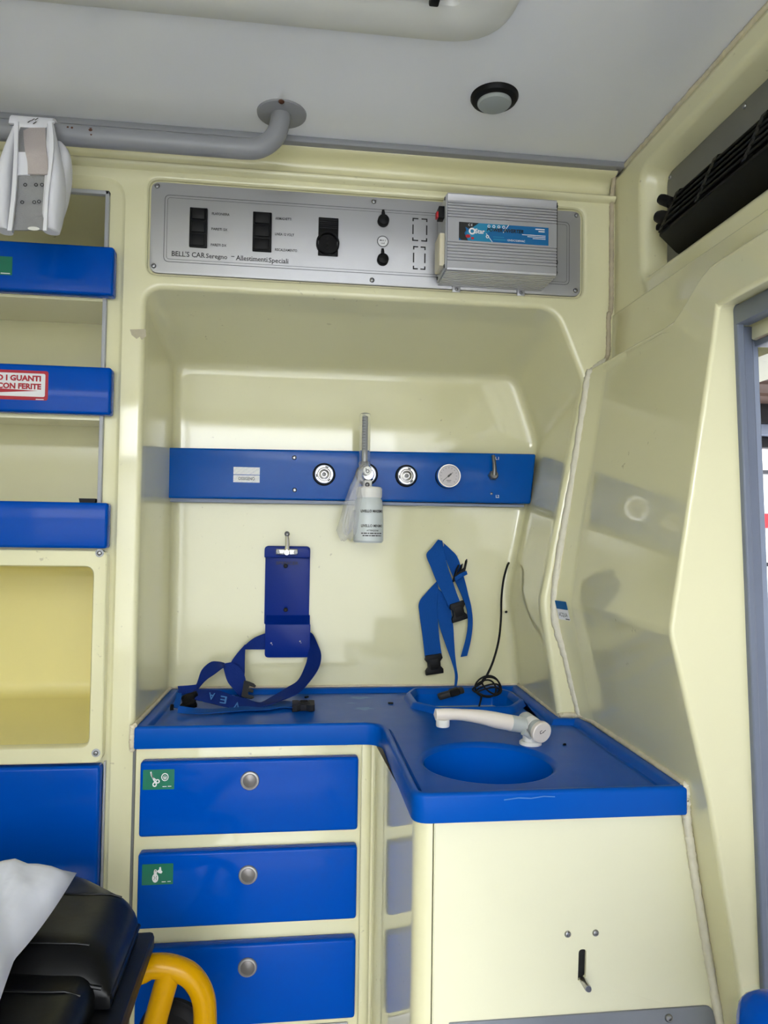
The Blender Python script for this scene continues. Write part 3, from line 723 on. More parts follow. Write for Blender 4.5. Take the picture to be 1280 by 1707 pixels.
# ================================================================== LEFT STORAGE: open rack
t = thing('storage_rack', 'open pale yellow shelf rack with three blue retaining boards', 'shelf', (-.55, 1.25, 1.175))
rx0, rx1 = XL+.062, -.313
BK = 1.42
bm = B()
zA = [(1.247, 1.575), (1.46, 1.755)]
loft(bm, [[Vector((x, y, z)) for x, z in rect(rx0+d, rx1-d, 1.20+e, 1.755-e)] for y, d, e in ((F+.006, 0, 0), (BK-.02, .004, .01), (BK, .015, .02))], True, False, True)
finish(bm, 'liner', 'cream', t, 40)
for z in (1.205, 1.405, 1.60):
    bm = B(); loft(bm, [[Vector((x, y, zz)) for x, zz in rect(rx0+.001, rx1-.001, z-.012, z)] for y, z in ((F+.004, z-.012), (BK-.001, z+.004))], True, True, True); finish(bm, 'shelf', 'cream', t)
boards = []
for za, zb, xr, lab_ in ((1.5795, 1.658, -.2965, 0), (1.387, 1.463, -.2955, 1), (1.174, 1.2465, -.2955, 2)):
    bm = B(); rbox(bm, XL+.035, xr, 1.1985, F+.0045, za, zb, .0045, 3); boards.append(finish(bm, 'retaining_board', 'blue', t))
bm = B(); rbox(bm, -.3165, -.3105, 1.2165, 1.2265, 1.2465, 1.757, .001); finish(bm, 'edge_trim', 'trim_grey', t)
bm = B(); rbox(bm, rx0, -.3105, 1.2165, 1.2265, 1.7505, 1.757, .001); finish(bm, 'edge_trim', 'trim_grey', t)
# green sticker on the top board, glove sign on the middle one
YB = 1.1983
a, b = W(20, 459, YB), W(20, 428, YB)
f = Flat((a.x-.055, YB, a.z), XR, ZU); f.rect(0, .055, 0, b.z-a.z); stk = f.done('sticker', 'green', boards[0])
f = Flat((a.x-.055, YB-.0003, a.z), XR, ZU); f.rect(.020, .0355, .009, .0225); f.rect(.038, .052, .0018, .0033); f.done('sticker_print', 'print_white', boards[0])
s1, s0 = W(81, 620, YB), W(79, 668, YB)
sx1, sz0, sz1 = s1.x, s0.z, s1.z+.001
f = Flat((0, YB, 0), XR, ZU); f.poly(rpoly(rect(sx1-.19, sx1, sz0, sz1), .004)); f.done('sign', 'sign_red', boards[1])
f = Flat((0, YB-.0003, 0), XR, ZU); f.poly(rpoly(rect(sx1-.186, sx1-.0045, sz0+.0055, sz1-.0045), .003)); f.rect(sx1-.018, sx1-.006, sz0+.001, sz0+.0022); f.done('sign_field', 'sign_white', boards[1])
text('O I GUANTI', (sx1-.0105, YB-.0004, sz1-.0165), XR, ZU, .0082, 'sign_red', boards[1], .0665, .045, 'RIGHT')
text('CON FERITE', (sx1-.0105, YB-.0004, sz1-.0292), XR, ZU, .0082, 'sign_red', boards[1], .0655, .045, 'RIGHT')
f = Flat((0, YB-.0005, 0), XR, ZU); f.poly([(sx1-.13, sz0+.0065), (sx1-.015, sz0+.0150), (sx1-.13, sz0+.0185)]); f.done('sign_arrow', 'sign_red', boards[1])
# small rubber wedge lying in the lowest compartment, behind the board
wp = W(145, 836, 1.232)
bm = B(); loft(bm, [[Vector((wp.x+sx*.013, 1.232+dy, wp.z+.005)) for sx, dy in ((-1, 0), (1, 0), (1, .014), (-1, .014))], [Vector((wp.x+sx*.006, 1.236+dy, wp.z-.036)) for sx, dy in ((-1, 0), (1, 0), (1, .006), (-1, .006))]], True, True, True)
tag(finish(bm, 'rubber_wedge', 'dkgrey'), 'small dark tapered plug poking up behind the lowest blue rack board', 'plug')

# ---- tray box
t = thing('tray_box', 'pale yellow open tray box with screwed frame below the blue rack boards', 'storage box', (-.55, 1.3, .84))
bm = B(); outer = (rect(XL+.035, -.2955, .8365, 1.1705), .013); inner = (rect(XL+.07, -.3165, .862, 1.1445), .014)
ls = [[on_y(F+.0048)(p) for p in rpoly(*outer)], [on_y(1.206)(p) for p in rpoly(*outer)], [on_y(1.2045)(p) for p in rpoly(off_poly(outer[0], -.0015), .012)],
      [on_y(1.2045)(p) for p in rpoly(off_poly(inner[0], .002), .016)], [on_y(1.207)(p) for p in rpoly(*inner)], [on_y(F+.006)(p) for p in rpoly(*inner)]]
loft(bm, ls); finish(bm, 'frame', 'cream', t, 40)
bm = B(); ls = []
for y, d in ((F+.005, 0), (1.50, -.012), (1.520, -.016), (1.529, -.024), (1.531, -.036)): ls.append([on_y(y)(p) for p in rpoly(off_poly(inner[0], d), max(.004, .014))])
loft(bm, ls, True, False, True); finish(bm, 'liner', 'bin', t, 50)
for px, py in ((166, 922), (160, 1255)):
    p = W(px, py, 1.2045); bm = B(); lathe(bm, [(.0065, 0), (.0065, .0008), (.0045, .0012), (0.0001, .0012)], p, (0, -1, 0), 18); wsh = finish(bm, 'washer', 'trim_grey', t); screw(wsh, p+Vector((0, -.001, 0)), (0, -1, 0), .0038)

# ---- blue cupboard door under it
bm = B(); rbox(bm, XL+.035, -.2965, 1.2, F+.0045, .10, .8325, .005, 3); tag(finish(bm, 'cupboard_door', 'blue'), 'large plain blue cupboard door behind the stretcher', 'cupboard door')
bm = B(); rbox(bm, -.2955, -.2925, F-.003, F+.0045, .10, .8345, .0006, 1); struct(finish(bm, 'trim_8', 'trim_grey'), 'thin grey edge beside the large blue cupboard door')
# tape residue on the pillar
c = W(230, 557, F-.0004); f = Flat(c, XR, ZU); f.poly([(-.013, .007), (.012, .009), (.013, -.003), (.006, -.009), (.003, -.004), (-.002, -.008), (-.010, -.002)])
o = f.done('tape_remnant', 'tape', None); o['label'] = 'torn bit of old tape on the pillar left of the alcove'; o['category'] = 'tape'

# ================================================================== OXYGEN RAIL
OY = 1.45
t = thing('oxygen_rail', 'blue oxygen supply rail with outlets and gauge across the alcove', 'oxygen rail', (.12, OY, 1.268))
ro = [(-.247, 1.268), (.481, 1.271), (.4915, 1.374), (-.2505, 1.366)]
bm = B(); slab(bm, (ro, .004), on_y(ABK-.0005), (0, -1, 0), ABK-OY, .004, 3); finish(bm, 'rail_body', 'blue_rail', t, 40)
bm = B(); slab(bm, ([(-.243, 1.261), (.470, 1.264), (.470, 1.269), (-.243, 1.269)], .001), on_y(ABK-.001), (0, -1, 0), .035, .001); finish(bm, 'underside_reflection', 'door_grey2', t)  # light grey strip paints the reflection on the rail underside
def ow(px, py, d=0): return W(px, py, OY-d)
for px, py in ((540, 791), (611, 791), (677, 793.5)):
    c = ow(px, py); bm = B(); lathe(bm, [(.0225, -.001), (.0225, .003), (.0205, .0045), (.019, .0045)], c, (0, -1, 0), 32); ou = finish(bm, 'oxygen_outlet', 'black', t)
    bm = B(); lathe(bm, [(.0192, .001), (.0192, .006), (.0175, .0085), (.0135, .0085), (.012, .0055), (.0105, .0055), (.0100, .011), (.0068, .012), (.0060, .006), (0, .006)], c, (0, -1, 0), 32); finish(bm, 'outlet_ring', 'outlet_metal', ou)
    bm = B(); lathe(bm, [(.0042, .006), (.0042, .009), (.002, .0095), (0, .0095)], c, (0, -1, 0), 12); finish(bm, 'valve_pin', 'dksteel', ou)
    for q in range(3):
        aq = math.radians(120*q+70); f = Flat(c+Vector((0, -.0088, 0)), XR, ZU); f.stroke([(.0155*math.cos(aq-.22), .0155*math.sin(aq-.22)), (.0155*math.cos(aq+.22), .0155*math.sin(aq+.22))], .0025); f.done('outlet_print', 'print', ou)
c = ow(745, 794.5); bm = B(); lathe(bm, [(.0245, -.001), (.0245, .010), (.024, .012)], c, (0, -1, 0), 40); gg = finish(bm, 'pressure_gauge', 'black', t)
bm = B(); lathe(bm, [(.0243, .011), (.0243, .020), (.0232, .0225), (.0212, .0225), (.0205, .017)], c, (0, -1, 0), 40); finish(bm, 'gauge_rim', 'chrome', gg)
bm = B(); lathe(bm, [(.0210, .016), (.0210, .0172), (0, .0172)], c, (0, -1, 0), 40); finish(bm, 'gauge_dial', 'gauge', gg)
f = Flat(c+Vector((0, -.0176, 0)), XR, ZU)
for k in range(13):
    aq = math.radians(225-22.5*k); f.stroke([(.0150*math.cos(aq), .0150*math.sin(aq)), ((.0172 if k % 3 else .018)*math.cos(aq), (.0172 if k % 3 else .018)*math.sin(aq))], .0007)
f.stroke([(-.012, -.010), (.008, .007)], .0011); f.stroke([(-.002, -.002), (.005, .0045)], .0032); f.disc((0, 0), .0022)
f.rect(-.005, .005, -.0095, -.0085); f.rect(-.0035, .0035, -.0122, -.0113); f.done('gauge_needle', 'print_grey', gg)
c = ow(821, 793); bm = B(); lathe(bm, [(.0105, -.001), (.0105, .004), (.009, .006), (.0085, .006)], c, (0, -1, 0), 6); lv = finish(bm, 'selector_valve', 'steel', t)
bm = B(); lathe(bm, [(.0085, .004), (.0085, .014), (.006, .016), (0, .016)], c, (0, -1, 0), 18); finish(bm, 'valve_hub', 'dksteel', lv)
bm = B(); tube(bm, [c+Vector((0, -.013, 0)), c+Vector((0, -.015, .012)), c+Vector((-.0005, -.014, .025)), c+Vector((-.002, -.010, .0405))], [.0055, .0042, .0038, .0036], 10); finish(bm, 'valve_lever', 'dksteel', lv)
for s, px, py in (('L1', 829, 764), ('L2', 829, 827.5)):
    p = ow(px, py, .0003); f = Flat(p, XR, ZU); f.rect(-.0045, .0045, -.0045, .0045); f.done('letter_tag', 'print', t)
    text(s, p+Vector((0, -.0002, -.0028)), XR, ZU, .0056, 'print_white', t, .0072, .02, 'CENTER')
screw(t, ow(819, 823), (0, -1, 0), .0028)
for px, py in ((490.5, 763), (491, 817)):
    screw(t, ow(px, py), (0, -1, 0), .0046)
c = ow(411, 791.5, .0002); f = Flat(c, XR, ZU); f.rect(-.027, .027, -.0165, .0165); npl = f.done('nameplate', 'print_grey', t)
f = Flat(c+Vector((0, -.0003, 0)), XR, ZU); f.rect(-.0255, .0255, .0005, .015); f.rect(-.0255, .0255, -.015, -.0008); f.done('nameplate_field', 'print_white', npl)
text('OSSIGENO', c+Vector((0, -.0004, -.0105)), XR, ZU, .0058, 'print', npl, .032, .012, 'CENTER')

# ---- flowmeter with humidifier bottle
FY = 1.405
fc = W(611, 790, FY)
t = thing('flowmeter', 'clear oxygen flowmeter tube with white humidifier bottle on the blue rail', 'flowmeter', W(614, 905, FY))
tc_ = W(607.5, 690, FY); tb = W(607.5, 775, FY)
bm = B(); lathe(bm, [(.0105, 0), (.0105, tc_.z-tb.z-.004), (.0095, tc_.z-tb.z), (.004, tc_.z-tb.z+.002), (0, tc_.z-tb.z+.002)], tb, (0, 0, 1), 24); gt = finish(bm, 'flow_tube', 'glass', t)
bm = B(); lathe(bm, [(.0042, -.002), (.0042, tc_.z-tb.z-.006), (0.002, tc_.z-tb.z-.004)], tb, (0, 0, 1), 14); finish(bm, 'inner_tube', 'trim_grey', gt)
for k in range(13):
    z = tb.z+.030+k*.0055; f = Flat((tb.x, FY-.0107, z), XR, ZU); f.rect(-.0045 if k % 2 else -.0065, .000, -.0004, .0004); f.done('scale_mark', 'print_grey', gt)
bm = B(); lathe(bm, [(.0115, 0), (.0115, .016), (.0105, .018)], tb+Vector((0, 0, -.012)), (0, 0, 1), 24); finish(bm, 'tube_socket', 'glass', t)
bm = B(); lathe(bm, [(.011, 0), (.012, .004), (.012, .030), (.010, .034)], W(611, 793, OY-.012), (0, -1, 0), 24); finish(bm, 'coupling', 'chrome', t)
kc = W(612, 785, FY-.012); bm = B(); lathe(bm, [(.0085, 0), (.0085, .006), (.0075, .0075), (0, .0075)], kc, (0, -1, 0), 24); kn = finish(bm, 'flow_knob', 'white', t)
f = Flat(kc+Vector((0, -.0078, 0)), XR, ZU); f.ring((0, -.0012), .0022, .0036, 18); f.stroke([(-.0030, -.001), (-.0030, .005)], .0014); f.done('knob_mark', 'print_grey', kn)
nz = W(612, 809, FY); bm = B(); rbox(bm, nz.x-.0085, nz.x+.0085, FY-.012, FY+.012, nz.z-.013, nz.z+.010, .004, 3); neck = finish(bm, 'neck_block', 'white', t)
bm = B(); lathe(bm, [(.0045, 0), (.0045, .003), (.003, .004), (.002, .002), (0, .002)], W(612, 808, FY-.012), (0, -1, 0), 16); finish(bm, 'outlet_nipple', 'dksteel', neck)
cap0 = W(615, 829, FY); bz = W(614, 905, FY)
bm = B(); lathe(bm, [(.0245, -.001), (.0255, .002), (.0255, .016), (.023, .0195), (.008, .021), (0, .021)], (cap0.x, FY, cap0.z), (0, 0, 1), 32); finish(bm, 'bottle_cap', 'white', t)
hb = cap0.z-bz.z; bcx = W(614, 870, FY).x
bm = B(); lathe(bm, [(0, 0), (.026, .0005), (.0292, .004), (.0292, hb*.42), (.0275, hb*.80), (.0262, hb*.93), (.023, hb*.985), (.023, hb+.002)], (bcx, FY, bz.z), (0, 0, 1), 40); bo = finish(bm, 'bottle', 'bottle', t)
def wrap(z0, R=.0297):
    return lambda x, y: Vector((bcx+R*math.sin((x+.006)/R), FY-R*math.cos((x+.006)/R), z0+y))
zz = lambda py: W(614, py, FY-.029).z
text('LIVELLO MASSIMO', (0, 0, 0), XR, ZU, .0048, 'print', bo, .049, .03, 'CENTER', bend=wrap(zz(854)))
text('LIVELLO MINIMO', (0, 0, 0), XR, ZU, .0048, 'print', bo, .047, .03, 'CENTER', bend=wrap(zz(878.5)))
text('ATTENZIONE', (0, 0, 0), XR, ZU, .0028, 'print', bo, .024, .02, 'CENTER', bend=wrap(zz(885.5)))
for py, w2 in ((889.8, .046), (893.8, .040)):      # two lines of print too fine to read, as word-long dashes
    bm = B(); wr_ = wrap(zz(py)); x = -w2/2; k = 0
    while x < w2/2-.002:
        wd = (.004, .0065, .003, .0075, .005)[k % 5]; k += 1; n_ = 4; x1 = min(x+wd, w2/2)
        lo = [bm.verts.new(wr_(x+(x1-x)*i/n_, 0)) for i in range(n_+1)]; hi = [bm.verts.new(wr_(x+(x1-x)*i/n_, .0019)) for i in range(n_+1)]
        for i in range(n_): bm.faces.new((lo[i], lo[i+1], hi[i+1], hi[i]))
        x = x1+.0012
    finish(bm, 'fine_print', 'print', bo)
# ---- bag with tubing
t = thing('tubing_bag', 'crumpled clear plastic bag with tubing hanging beside the humidifier bottle', 'bag', W(580, 895, 1.40))
bm = B(); L = []
rows = [(606, 612, 772), (594, 611, 785), (583, 606, 810), (574, 604, 840), (567, 600, 870), (562, 594, 888), (566, 584, 899)]
for j, (xl, xr, py) in enumerate(rows):
    a, b = W(xl, py, 1.392), W(xr, py, 1.392); c = (a+b)/2; hw = (b-a).length/2
    L.append([c + Vector((hw*math.cos(q)*(1+.10*math.sin(5*q+j)), (.003+.010*min(1, j/2.5))*math.sin(q)*(1+.35*math.sin(7*q+2*j)), .004*math.sin(3*q+j))) for q in [2*math.pi*i/24 for i in range(24)]])
loft(bm, L, True, True, True); bag = finish(bm, 'film', 'film', t, 60)
for k in range(3):
    pts = [W(604-2*k, 785, 1.392), W(590+3*k, 815, 1.388), W(578+4*k, 850, 1.392), W(572+5*k, 880, 1.390), W(580+3*k, 890-4*k, 1.394), W(590+2*k, 850, 1.396)]
    bm = B(); tube(bm, spline(pts, 6), .0022, 8); finish(bm, 'tubing', 'film', t)

# ================================================================== CYLINDER BRACKET
BY = 1.482
t = thing('cylinder_bracket', 'dark blue steel bottle bracket with toggle catch on the alcove wall', 'bracket', W(479, 1095, BY))
def bwp(px, py, d=0): return W(px, py, BY-d)
a, b = bwp(442.5, 912), bwp(515, 1035)
bm = B(); slab(bm, (rect(a.x, b.x, b.z-.008, a.z), .004), on_y(ABK-.0005), (0, -1, 0), .0075, .001); bp_ = finish(bm, 'back_plate', 'blue_dark', t)
tp0, tp1 = W(441, 910, 1.470), W(517, 930, 1.470)
bm = B(); slab(bm, (rect(tp0.x, tp1.x, tp1.z, tp0.z), [.001, .001, .008, .008]), on_y(ABK-.007), (0, -1, 0), .018, .002); finish(bm, 'top_flange', 'blue_dark', t)
l0, l1 = W(442, 1041, 1.463), W(516.5, 1096, 1.463)
bm = B(); loft(bm, [[Vector((x, y, z)) for y, z in ((1.4875, l0.z+.016), (1.463, l0.z), (1.466, l0.z-.002), (1.4875, l0.z+.010))] for x in (l0.x+.001, l1.x-.001)], True, True, True); finish(bm, 'fold', 'blue_dark', t, 20)
bm = B(); slab(bm, (rect(l0.x, l1.x, l1.z, l0.z), [.008, .008, .001, .001]), on_y(1.467), (0, -1, 0), .004, .001); lip = finish(bm, 'lower_lip', 'blue_dark', t)
for px, py in ((452, 1072), (500, 1069)):
    f = Flat(W(px, py, 1.4628), XR, ZU); f.disc((0, 0), .0016, 7); f.disc((.002, -.003), .0009, 6); f.done('paint_chip', 'trim_grey', lip)
f = Flat(W(513, 1036, 1.474), XR, (0, .5, .6)); f.disc((0, 0), .0035, 8); f.done('rust_spot', 'rust', t)
for py in (943.5, 1016.5): 
    bm = B(); lathe(bm, [(.0042, 0), (.0042, .002), (.003, .003), (0, .003)], bwp(476, py, .0055), (0, -1, 0), 14); finish(bm, 'bolt', 'black', bp_)
text('SPENCER', bwp(460, 941, .0056), XR, ZU, .0058, 'webbing_mark', bp_, .045, .02)
kp = W(478, 920, 1.451)
bm = B(); rbox(bm, kp.x-.0215, kp.x+.0215, 1.448, 1.4525, kp.z-.0055, kp.z+.0055, .002); ct = finish(bm, 'catch_plate', 'chrome', t)
for dx in (-.017, .017): 
    bm = B(); lathe(bm, [(.0036, 0), (.0036, .0008), (0, .0008)], kp+Vector((dx, -.0035, 0)), (0, -1, 0), 12); finish(bm, 'rivet', 'dksteel', ct)
bm = B(); lathe(bm, [(.0066, 0), (.0066, .006), (.005, .009), (0, .0095)], kp+Vector((0, -.003, -.001)), (0, -1, 0), 20); finish(bm, 'catch_boss', 'chrome', ct)
k2 = W(478.5, 890, 1.446)
bm = B(); tube(bm, [kp+Vector((0, -.006, 0)), kp+Vector((.0008, -.007, .015)), k2+Vector((0, 0, -.006)), k2], [.0048, .0042, .0036, .0034], 10); finish(bm, 'catch_lever', 'chrome', ct)
bm = B(); lathe(bm, [(.0042, -.003), (.0052, -.001), (.0052, .003), (.0026, .004), (.002, .001), (0, .001)], k2, (0, -1, 0), 16); finish(bm, 'lever_eye', 'dksteel', ct)

# ================================================================== WORKTOP
WT = .892; WF = .885
t = thing('worktop', 'L-shaped blue moulded worktop with raised rim, basin and round sink', 'worktop', (.15, 1.2, .856))
wp_ = [(-.2475, 1.2025), (.146, 1.2025), (.146, .868), (.4935, .868), (.4995, 1.180), (.4935, 1.217), (.462, 1.222), (.473, 1.4935), (-.2395, 1.4935)]
wr = [.004, .034, .022, .003, .003, .003, .004, .004, .004]
WK = [.6, .5, .55, .95, .95, .95, 1, 1, 1]      # the rim is narrow at the front and beside the sink
def off_edges(pts, ds):
    n = len(pts); A = sum(pts[i][0]*pts[(i+1) % n][1]-pts[(i+1) % n][0]*pts[i][1] for i in range(n)); sg = 1 if A > 0 else -1
    ln = []
    for i in range(n):
        p, q = Vector(pts[i]), Vector(pts[(i+1) % n]); d = (q-p).normalized(); nn = Vector((d.y, -d.x))*sg
        ln.append((p+nn*ds[i], d))
    out = []
    for i in range(n):
        (p, d), (q, e) = ln[i-1], ln[i]; cr = d.x*e.y-d.y*e.x
        t_ = ((q.x-p.x)*e.y-(q.y-p.y)*e.x)/cr; out.append(tuple(p+d*t_))
    return out
def wl(d): return rpoly(off_edges(wp_, [d*k if d < -.006 else d for k in WK]), [max(.001, r+(d if i != 1 else -d)*.6) for i, r in enumerate(wr)], 6)
bm = B(); L = [[on_z(.857)(p) for p in wl(-.006)], [on_z(.857)(p) for p in wl(-.001)], [on_z(.859)(p) for p in wl(0)]]
for k in range(5):
    a = math.pi/2*k/4; L.append([on_z(WT-.005+.005*math.sin(a))(p) for p in wl(-.005*(1-math.cos(a)))])
L += [[on_z(WT)(p) for p in wl(-.016)], [on_z(WT-.001)(p) for p in wl(-.018)], [on_z(WF-.002)(p) for p in wl(-.022)], [on_z(WF-.003)(p) for p in wl(-.026)], [on_z(WF)(p) for p in wl(-.032)], [on_z(WF)(p) for p in wl(-.037)]]
vs = loft(bm, L)
SC = Vector((.2755, 1.012)); n = 48
def circ(c, r, z, n=48): return [Vector((c.x+r*math.cos(2*math.pi*i/n), c.y+r*math.sin(2*math.pi*i/n), z)) for i in range(n)]
sv = loft(bm, [circ(SC, .0985, WF), circ(SC, .0965, WF), circ(SC, .0945, WF-.001), circ(SC, .0915, WF-.003), circ(SC, .0900, WF-.007)])
bp = [(.262, 1.290), (.392, 1.290), (.428, 1.345), (.428, 1.41), (.408, 1.452), (.246, 1.452), (.228, 1.41), (.228, 1.335)]
def bl(d, z): return [on_z(z)(p) for p in rpoly(off_poly(bp, d), max(.004, .014+d), 5)]
bv = loft(bm, [bl(.016, WF), bl(.012, WF), bl(.009, WF+.003), bl(.007, WF+.009), bl(.004, WF+.011), bl(0, WF+.011), bl(-.003, WF+.008), bl(-.006, WF)])
fill(bm, [vs[-1], sv[0], bv[0]])
finish(bm, 'slab', 'blue_top', t, 40)
bm = B(); loft(bm, [circ(SC, r, z) for r, z in ((.0902, WF-.0068), (.0890, WF-.03), (.084, WF-.065), (.074, WF-.088), (.055, WF-.100), (.028, WF-.105), (.0205, WF-.106))], True, False, True)
sb = finish(bm, 'sink_bowl', 'blue_bowl', t, 60)
bm = B(); lathe(bm, [(.020, -.001), (.020, .0015), (.015, .002), (.012, -.0005), (0.0001, -.0005)], (SC.x, SC.y, WF-.106), (0, 0, 1), 24); finish(bm, 'drain', 'chrome', sb)
bm = B(); loft(bm, [bl(-.0058, WF+.0005), bl(-.008, WF-.02), bl(-.014, WF-.042), bl(-.022, WF-.048), bl(-.04, WF-.050)], True, False, True); finish(bm, 'basin', 'blue_bowl', t, 60)
for px, py, rx_, ry_ in ((600, 1163, .022, .010), (606, 1181, .016, .011), (585, 1172, .010, .004)):
    p = ZP(px, py, WF+.0003); f = Flat(p, XR, (0, 1, 0)); f.poly([((1+.35*math.sin(5*q+px))*rx_*math.cos(q), (1+.3*math.sin(3*q+py))*ry_*math.sin(q)) for q in [2*math.pi*i/22 for i in range(22)]]); f.done('dried_smear', 'smear', t)
f = Flat(W(880, 1331, .8675), XR, ZU); f.stroke([(-.030, -.001), (-.012, .001), (.004, .000), (.020, .002), (.034, .001)], .0012); f.done('scratch', 'smear', t)
# sealant around the worktop
bead('trim_9', [(-.2465, 1.205, .894), (-.244, 1.30, .894), (-.2415, 1.40, .894), (-.239, 1.49, .894)], .0035, 'sealant', 'sealant along the left end of the worktop', 12)
bead('trim_10', [(-.236, 1.492, .8935), (.0, 1.492, .8935), (.25, 1.492, .8935), (.468, 1.491, .8935)], .0022, 'sealant', 'sealant along the back of the worktop', 16)
bead('trim_11', [(.470, 1.485, .894), (.464, 1.35, .894), (.460, 1.235, .894), (.464, 1.219, .896), (.492, 1.216, .896), (.501, 1.178, .894), (.4985, 1.08, .894), (.494, .875, .893)], .0042, 'sealant', 'sealant along the right side of the worktop', 8)
bead('trim_12', [(.4935, .874, .892), (.496, .876, .872), (.4995, .880, .845), (.517, .8835, .745), (.545, .8835, .592), (.571, .8835, .46), (.606, .8835, .25)], .0055, 'sealant_w', 'sealant down the right side of the sink cabinet', 12)
bead('trim_13', [(-.2495, 1.206, .895), (-.2505, 1.206, .875), (-.250, 1.207, .855)], .0045, 'sealant', 'sealant at the left front corner of the worktop', 8)

# ---- faucet
t = thing('faucet', 'aged white folding plastic faucet lying over the sink', 'faucet', ZP(884, 1243, WF))
FB = ZP(884, 1240, WF); Yf = FB.y
def fw(px, py, d=0): return W(px, py, Yf-d)
bm = B(); lathe(bm, [(.017, 0), (.017, .003), (.015, .005), (.012, .0055), (.0115, .016)], FB, (0, 0, 1), 28); finish(bm, 'base', 'white', t)
ax0 = fw(873, 1199, -.022); ax1 = fw(904, 1222, .025); axd = ax1-ax0; AL = axd.length
bm = B(); lathe(bm, [(.0, -.001), (.012, 0), (.0135, .003), (.0135, AL*.30), (.0128, AL*.34), (.0128, AL*.62), (.0140, AL*.66), (.0140, AL*.86)], ax0, axd, 32); finish(bm, 'body', 'faucet_g', t)
bm = B(); lathe(bm, [(.0137, AL*.36), (.0137, AL*.60)], ax0, axd, 32); finish(bm, 'body_band', 'white', t)
bm = B(); lathe(bm, [(.0160, AL*.84), (.0164, AL*.86), (.0164, AL*.98), (.0152, AL), (.0, AL)], ax0, axd, 32); cap = finish(bm, 'handle_cap', 'faucet', t)
a_, u_, v_ = frame_of(axd)
f = Flat(ax1+a_*.0004, XR, u_ if abs(u_.z) > abs(v_.z) else v_); f.r = (Vector((1, 0, 0))-a_*a_.x).normalized(); f.u = -(f.r.cross(a_)).normalized() if (f.r.cross(a_)).z < 0 else f.r.cross(a_).normalized()
f.stroke([(-.001, .0045), (-.0045, .003), (-.004, -.0005), (-.001, .000), (.0055, .004)], .0010); f.stroke([(.001, .001), (.0025, .0005)], .0009); f.n = -a_ if a_.y > 0 else a_; f.done('mark', 'print', cap)
bm = B(); tube(bm, spline([fw(884, 1230, .008), fw(878, 1224, .014), fw(872, 1220, .016)], 4), [.003+.0022*i/8 for i in range(9)], 12); finish(bm, 'lever', 'faucet_g', t)
sp = [fw(727, 1191, .016), fw(745, 1190.5, .016), fw(770, 1191.5, .015), fw(800, 1195, .013), fw(830, 1201, .010), fw(851, 1205, .007)]
bm = B(); tube(bm, spline(sp, 5), [.0085+ (0 if i < 10 else .0035*min(1, (i-10)/9)) for i in range(26)], 20); finish(bm, 'spout', 'faucet', t)
bm = B(); lathe(bm, [(.0, -.0085), (.0055, -.007), (.0083, -.003), (.0086, .001), (.0, .004)], sp[0], (-1, 0, 0), 20); finish(bm, 'spout_tip', 'faucet', t)
bm = B(); tube(bm, [fw(850, 1205, .007), fw(862, 1207, .005), fw(874, 1209, .004)], [.0124, .0120, .0115], 20); finish(bm, 'spout_collar', 'faucet_g', t)
nzp = fw(738, 1199, .016); bm = B(); lathe(bm, [(.0102, 0), (.0102, .009), (.0095, .0105), (.008, .0105), (.0075, .006), (0, .006)], nzp, (0, 0, -1), 24); finish(bm, 'aerator', 'white', t)

# ---- crumbs on the worktop
for i, (px, py, s, lab_) in enumerate(((651, 1172, .0048, 'larger black crumb on the worktop left of the basin'), (941, 1241, .0026, 'tiny dark speck on the worktop right of the faucet'), (511, 1162, .0045, 'flat black fragment behind the grey clip on the worktop'))):
    p = ZP(px, py, WF+.0015); bm = B(); rbox(bm, p.x-s, p.x+s, p.y-s*.6, p.y+s*.6, WF, WF+.003, .0008, 1, Matrix.Rotation(.5*i, 3, 'Z')); tag(finish(bm, 'debris', 'rubber'), lab_, 'debris')

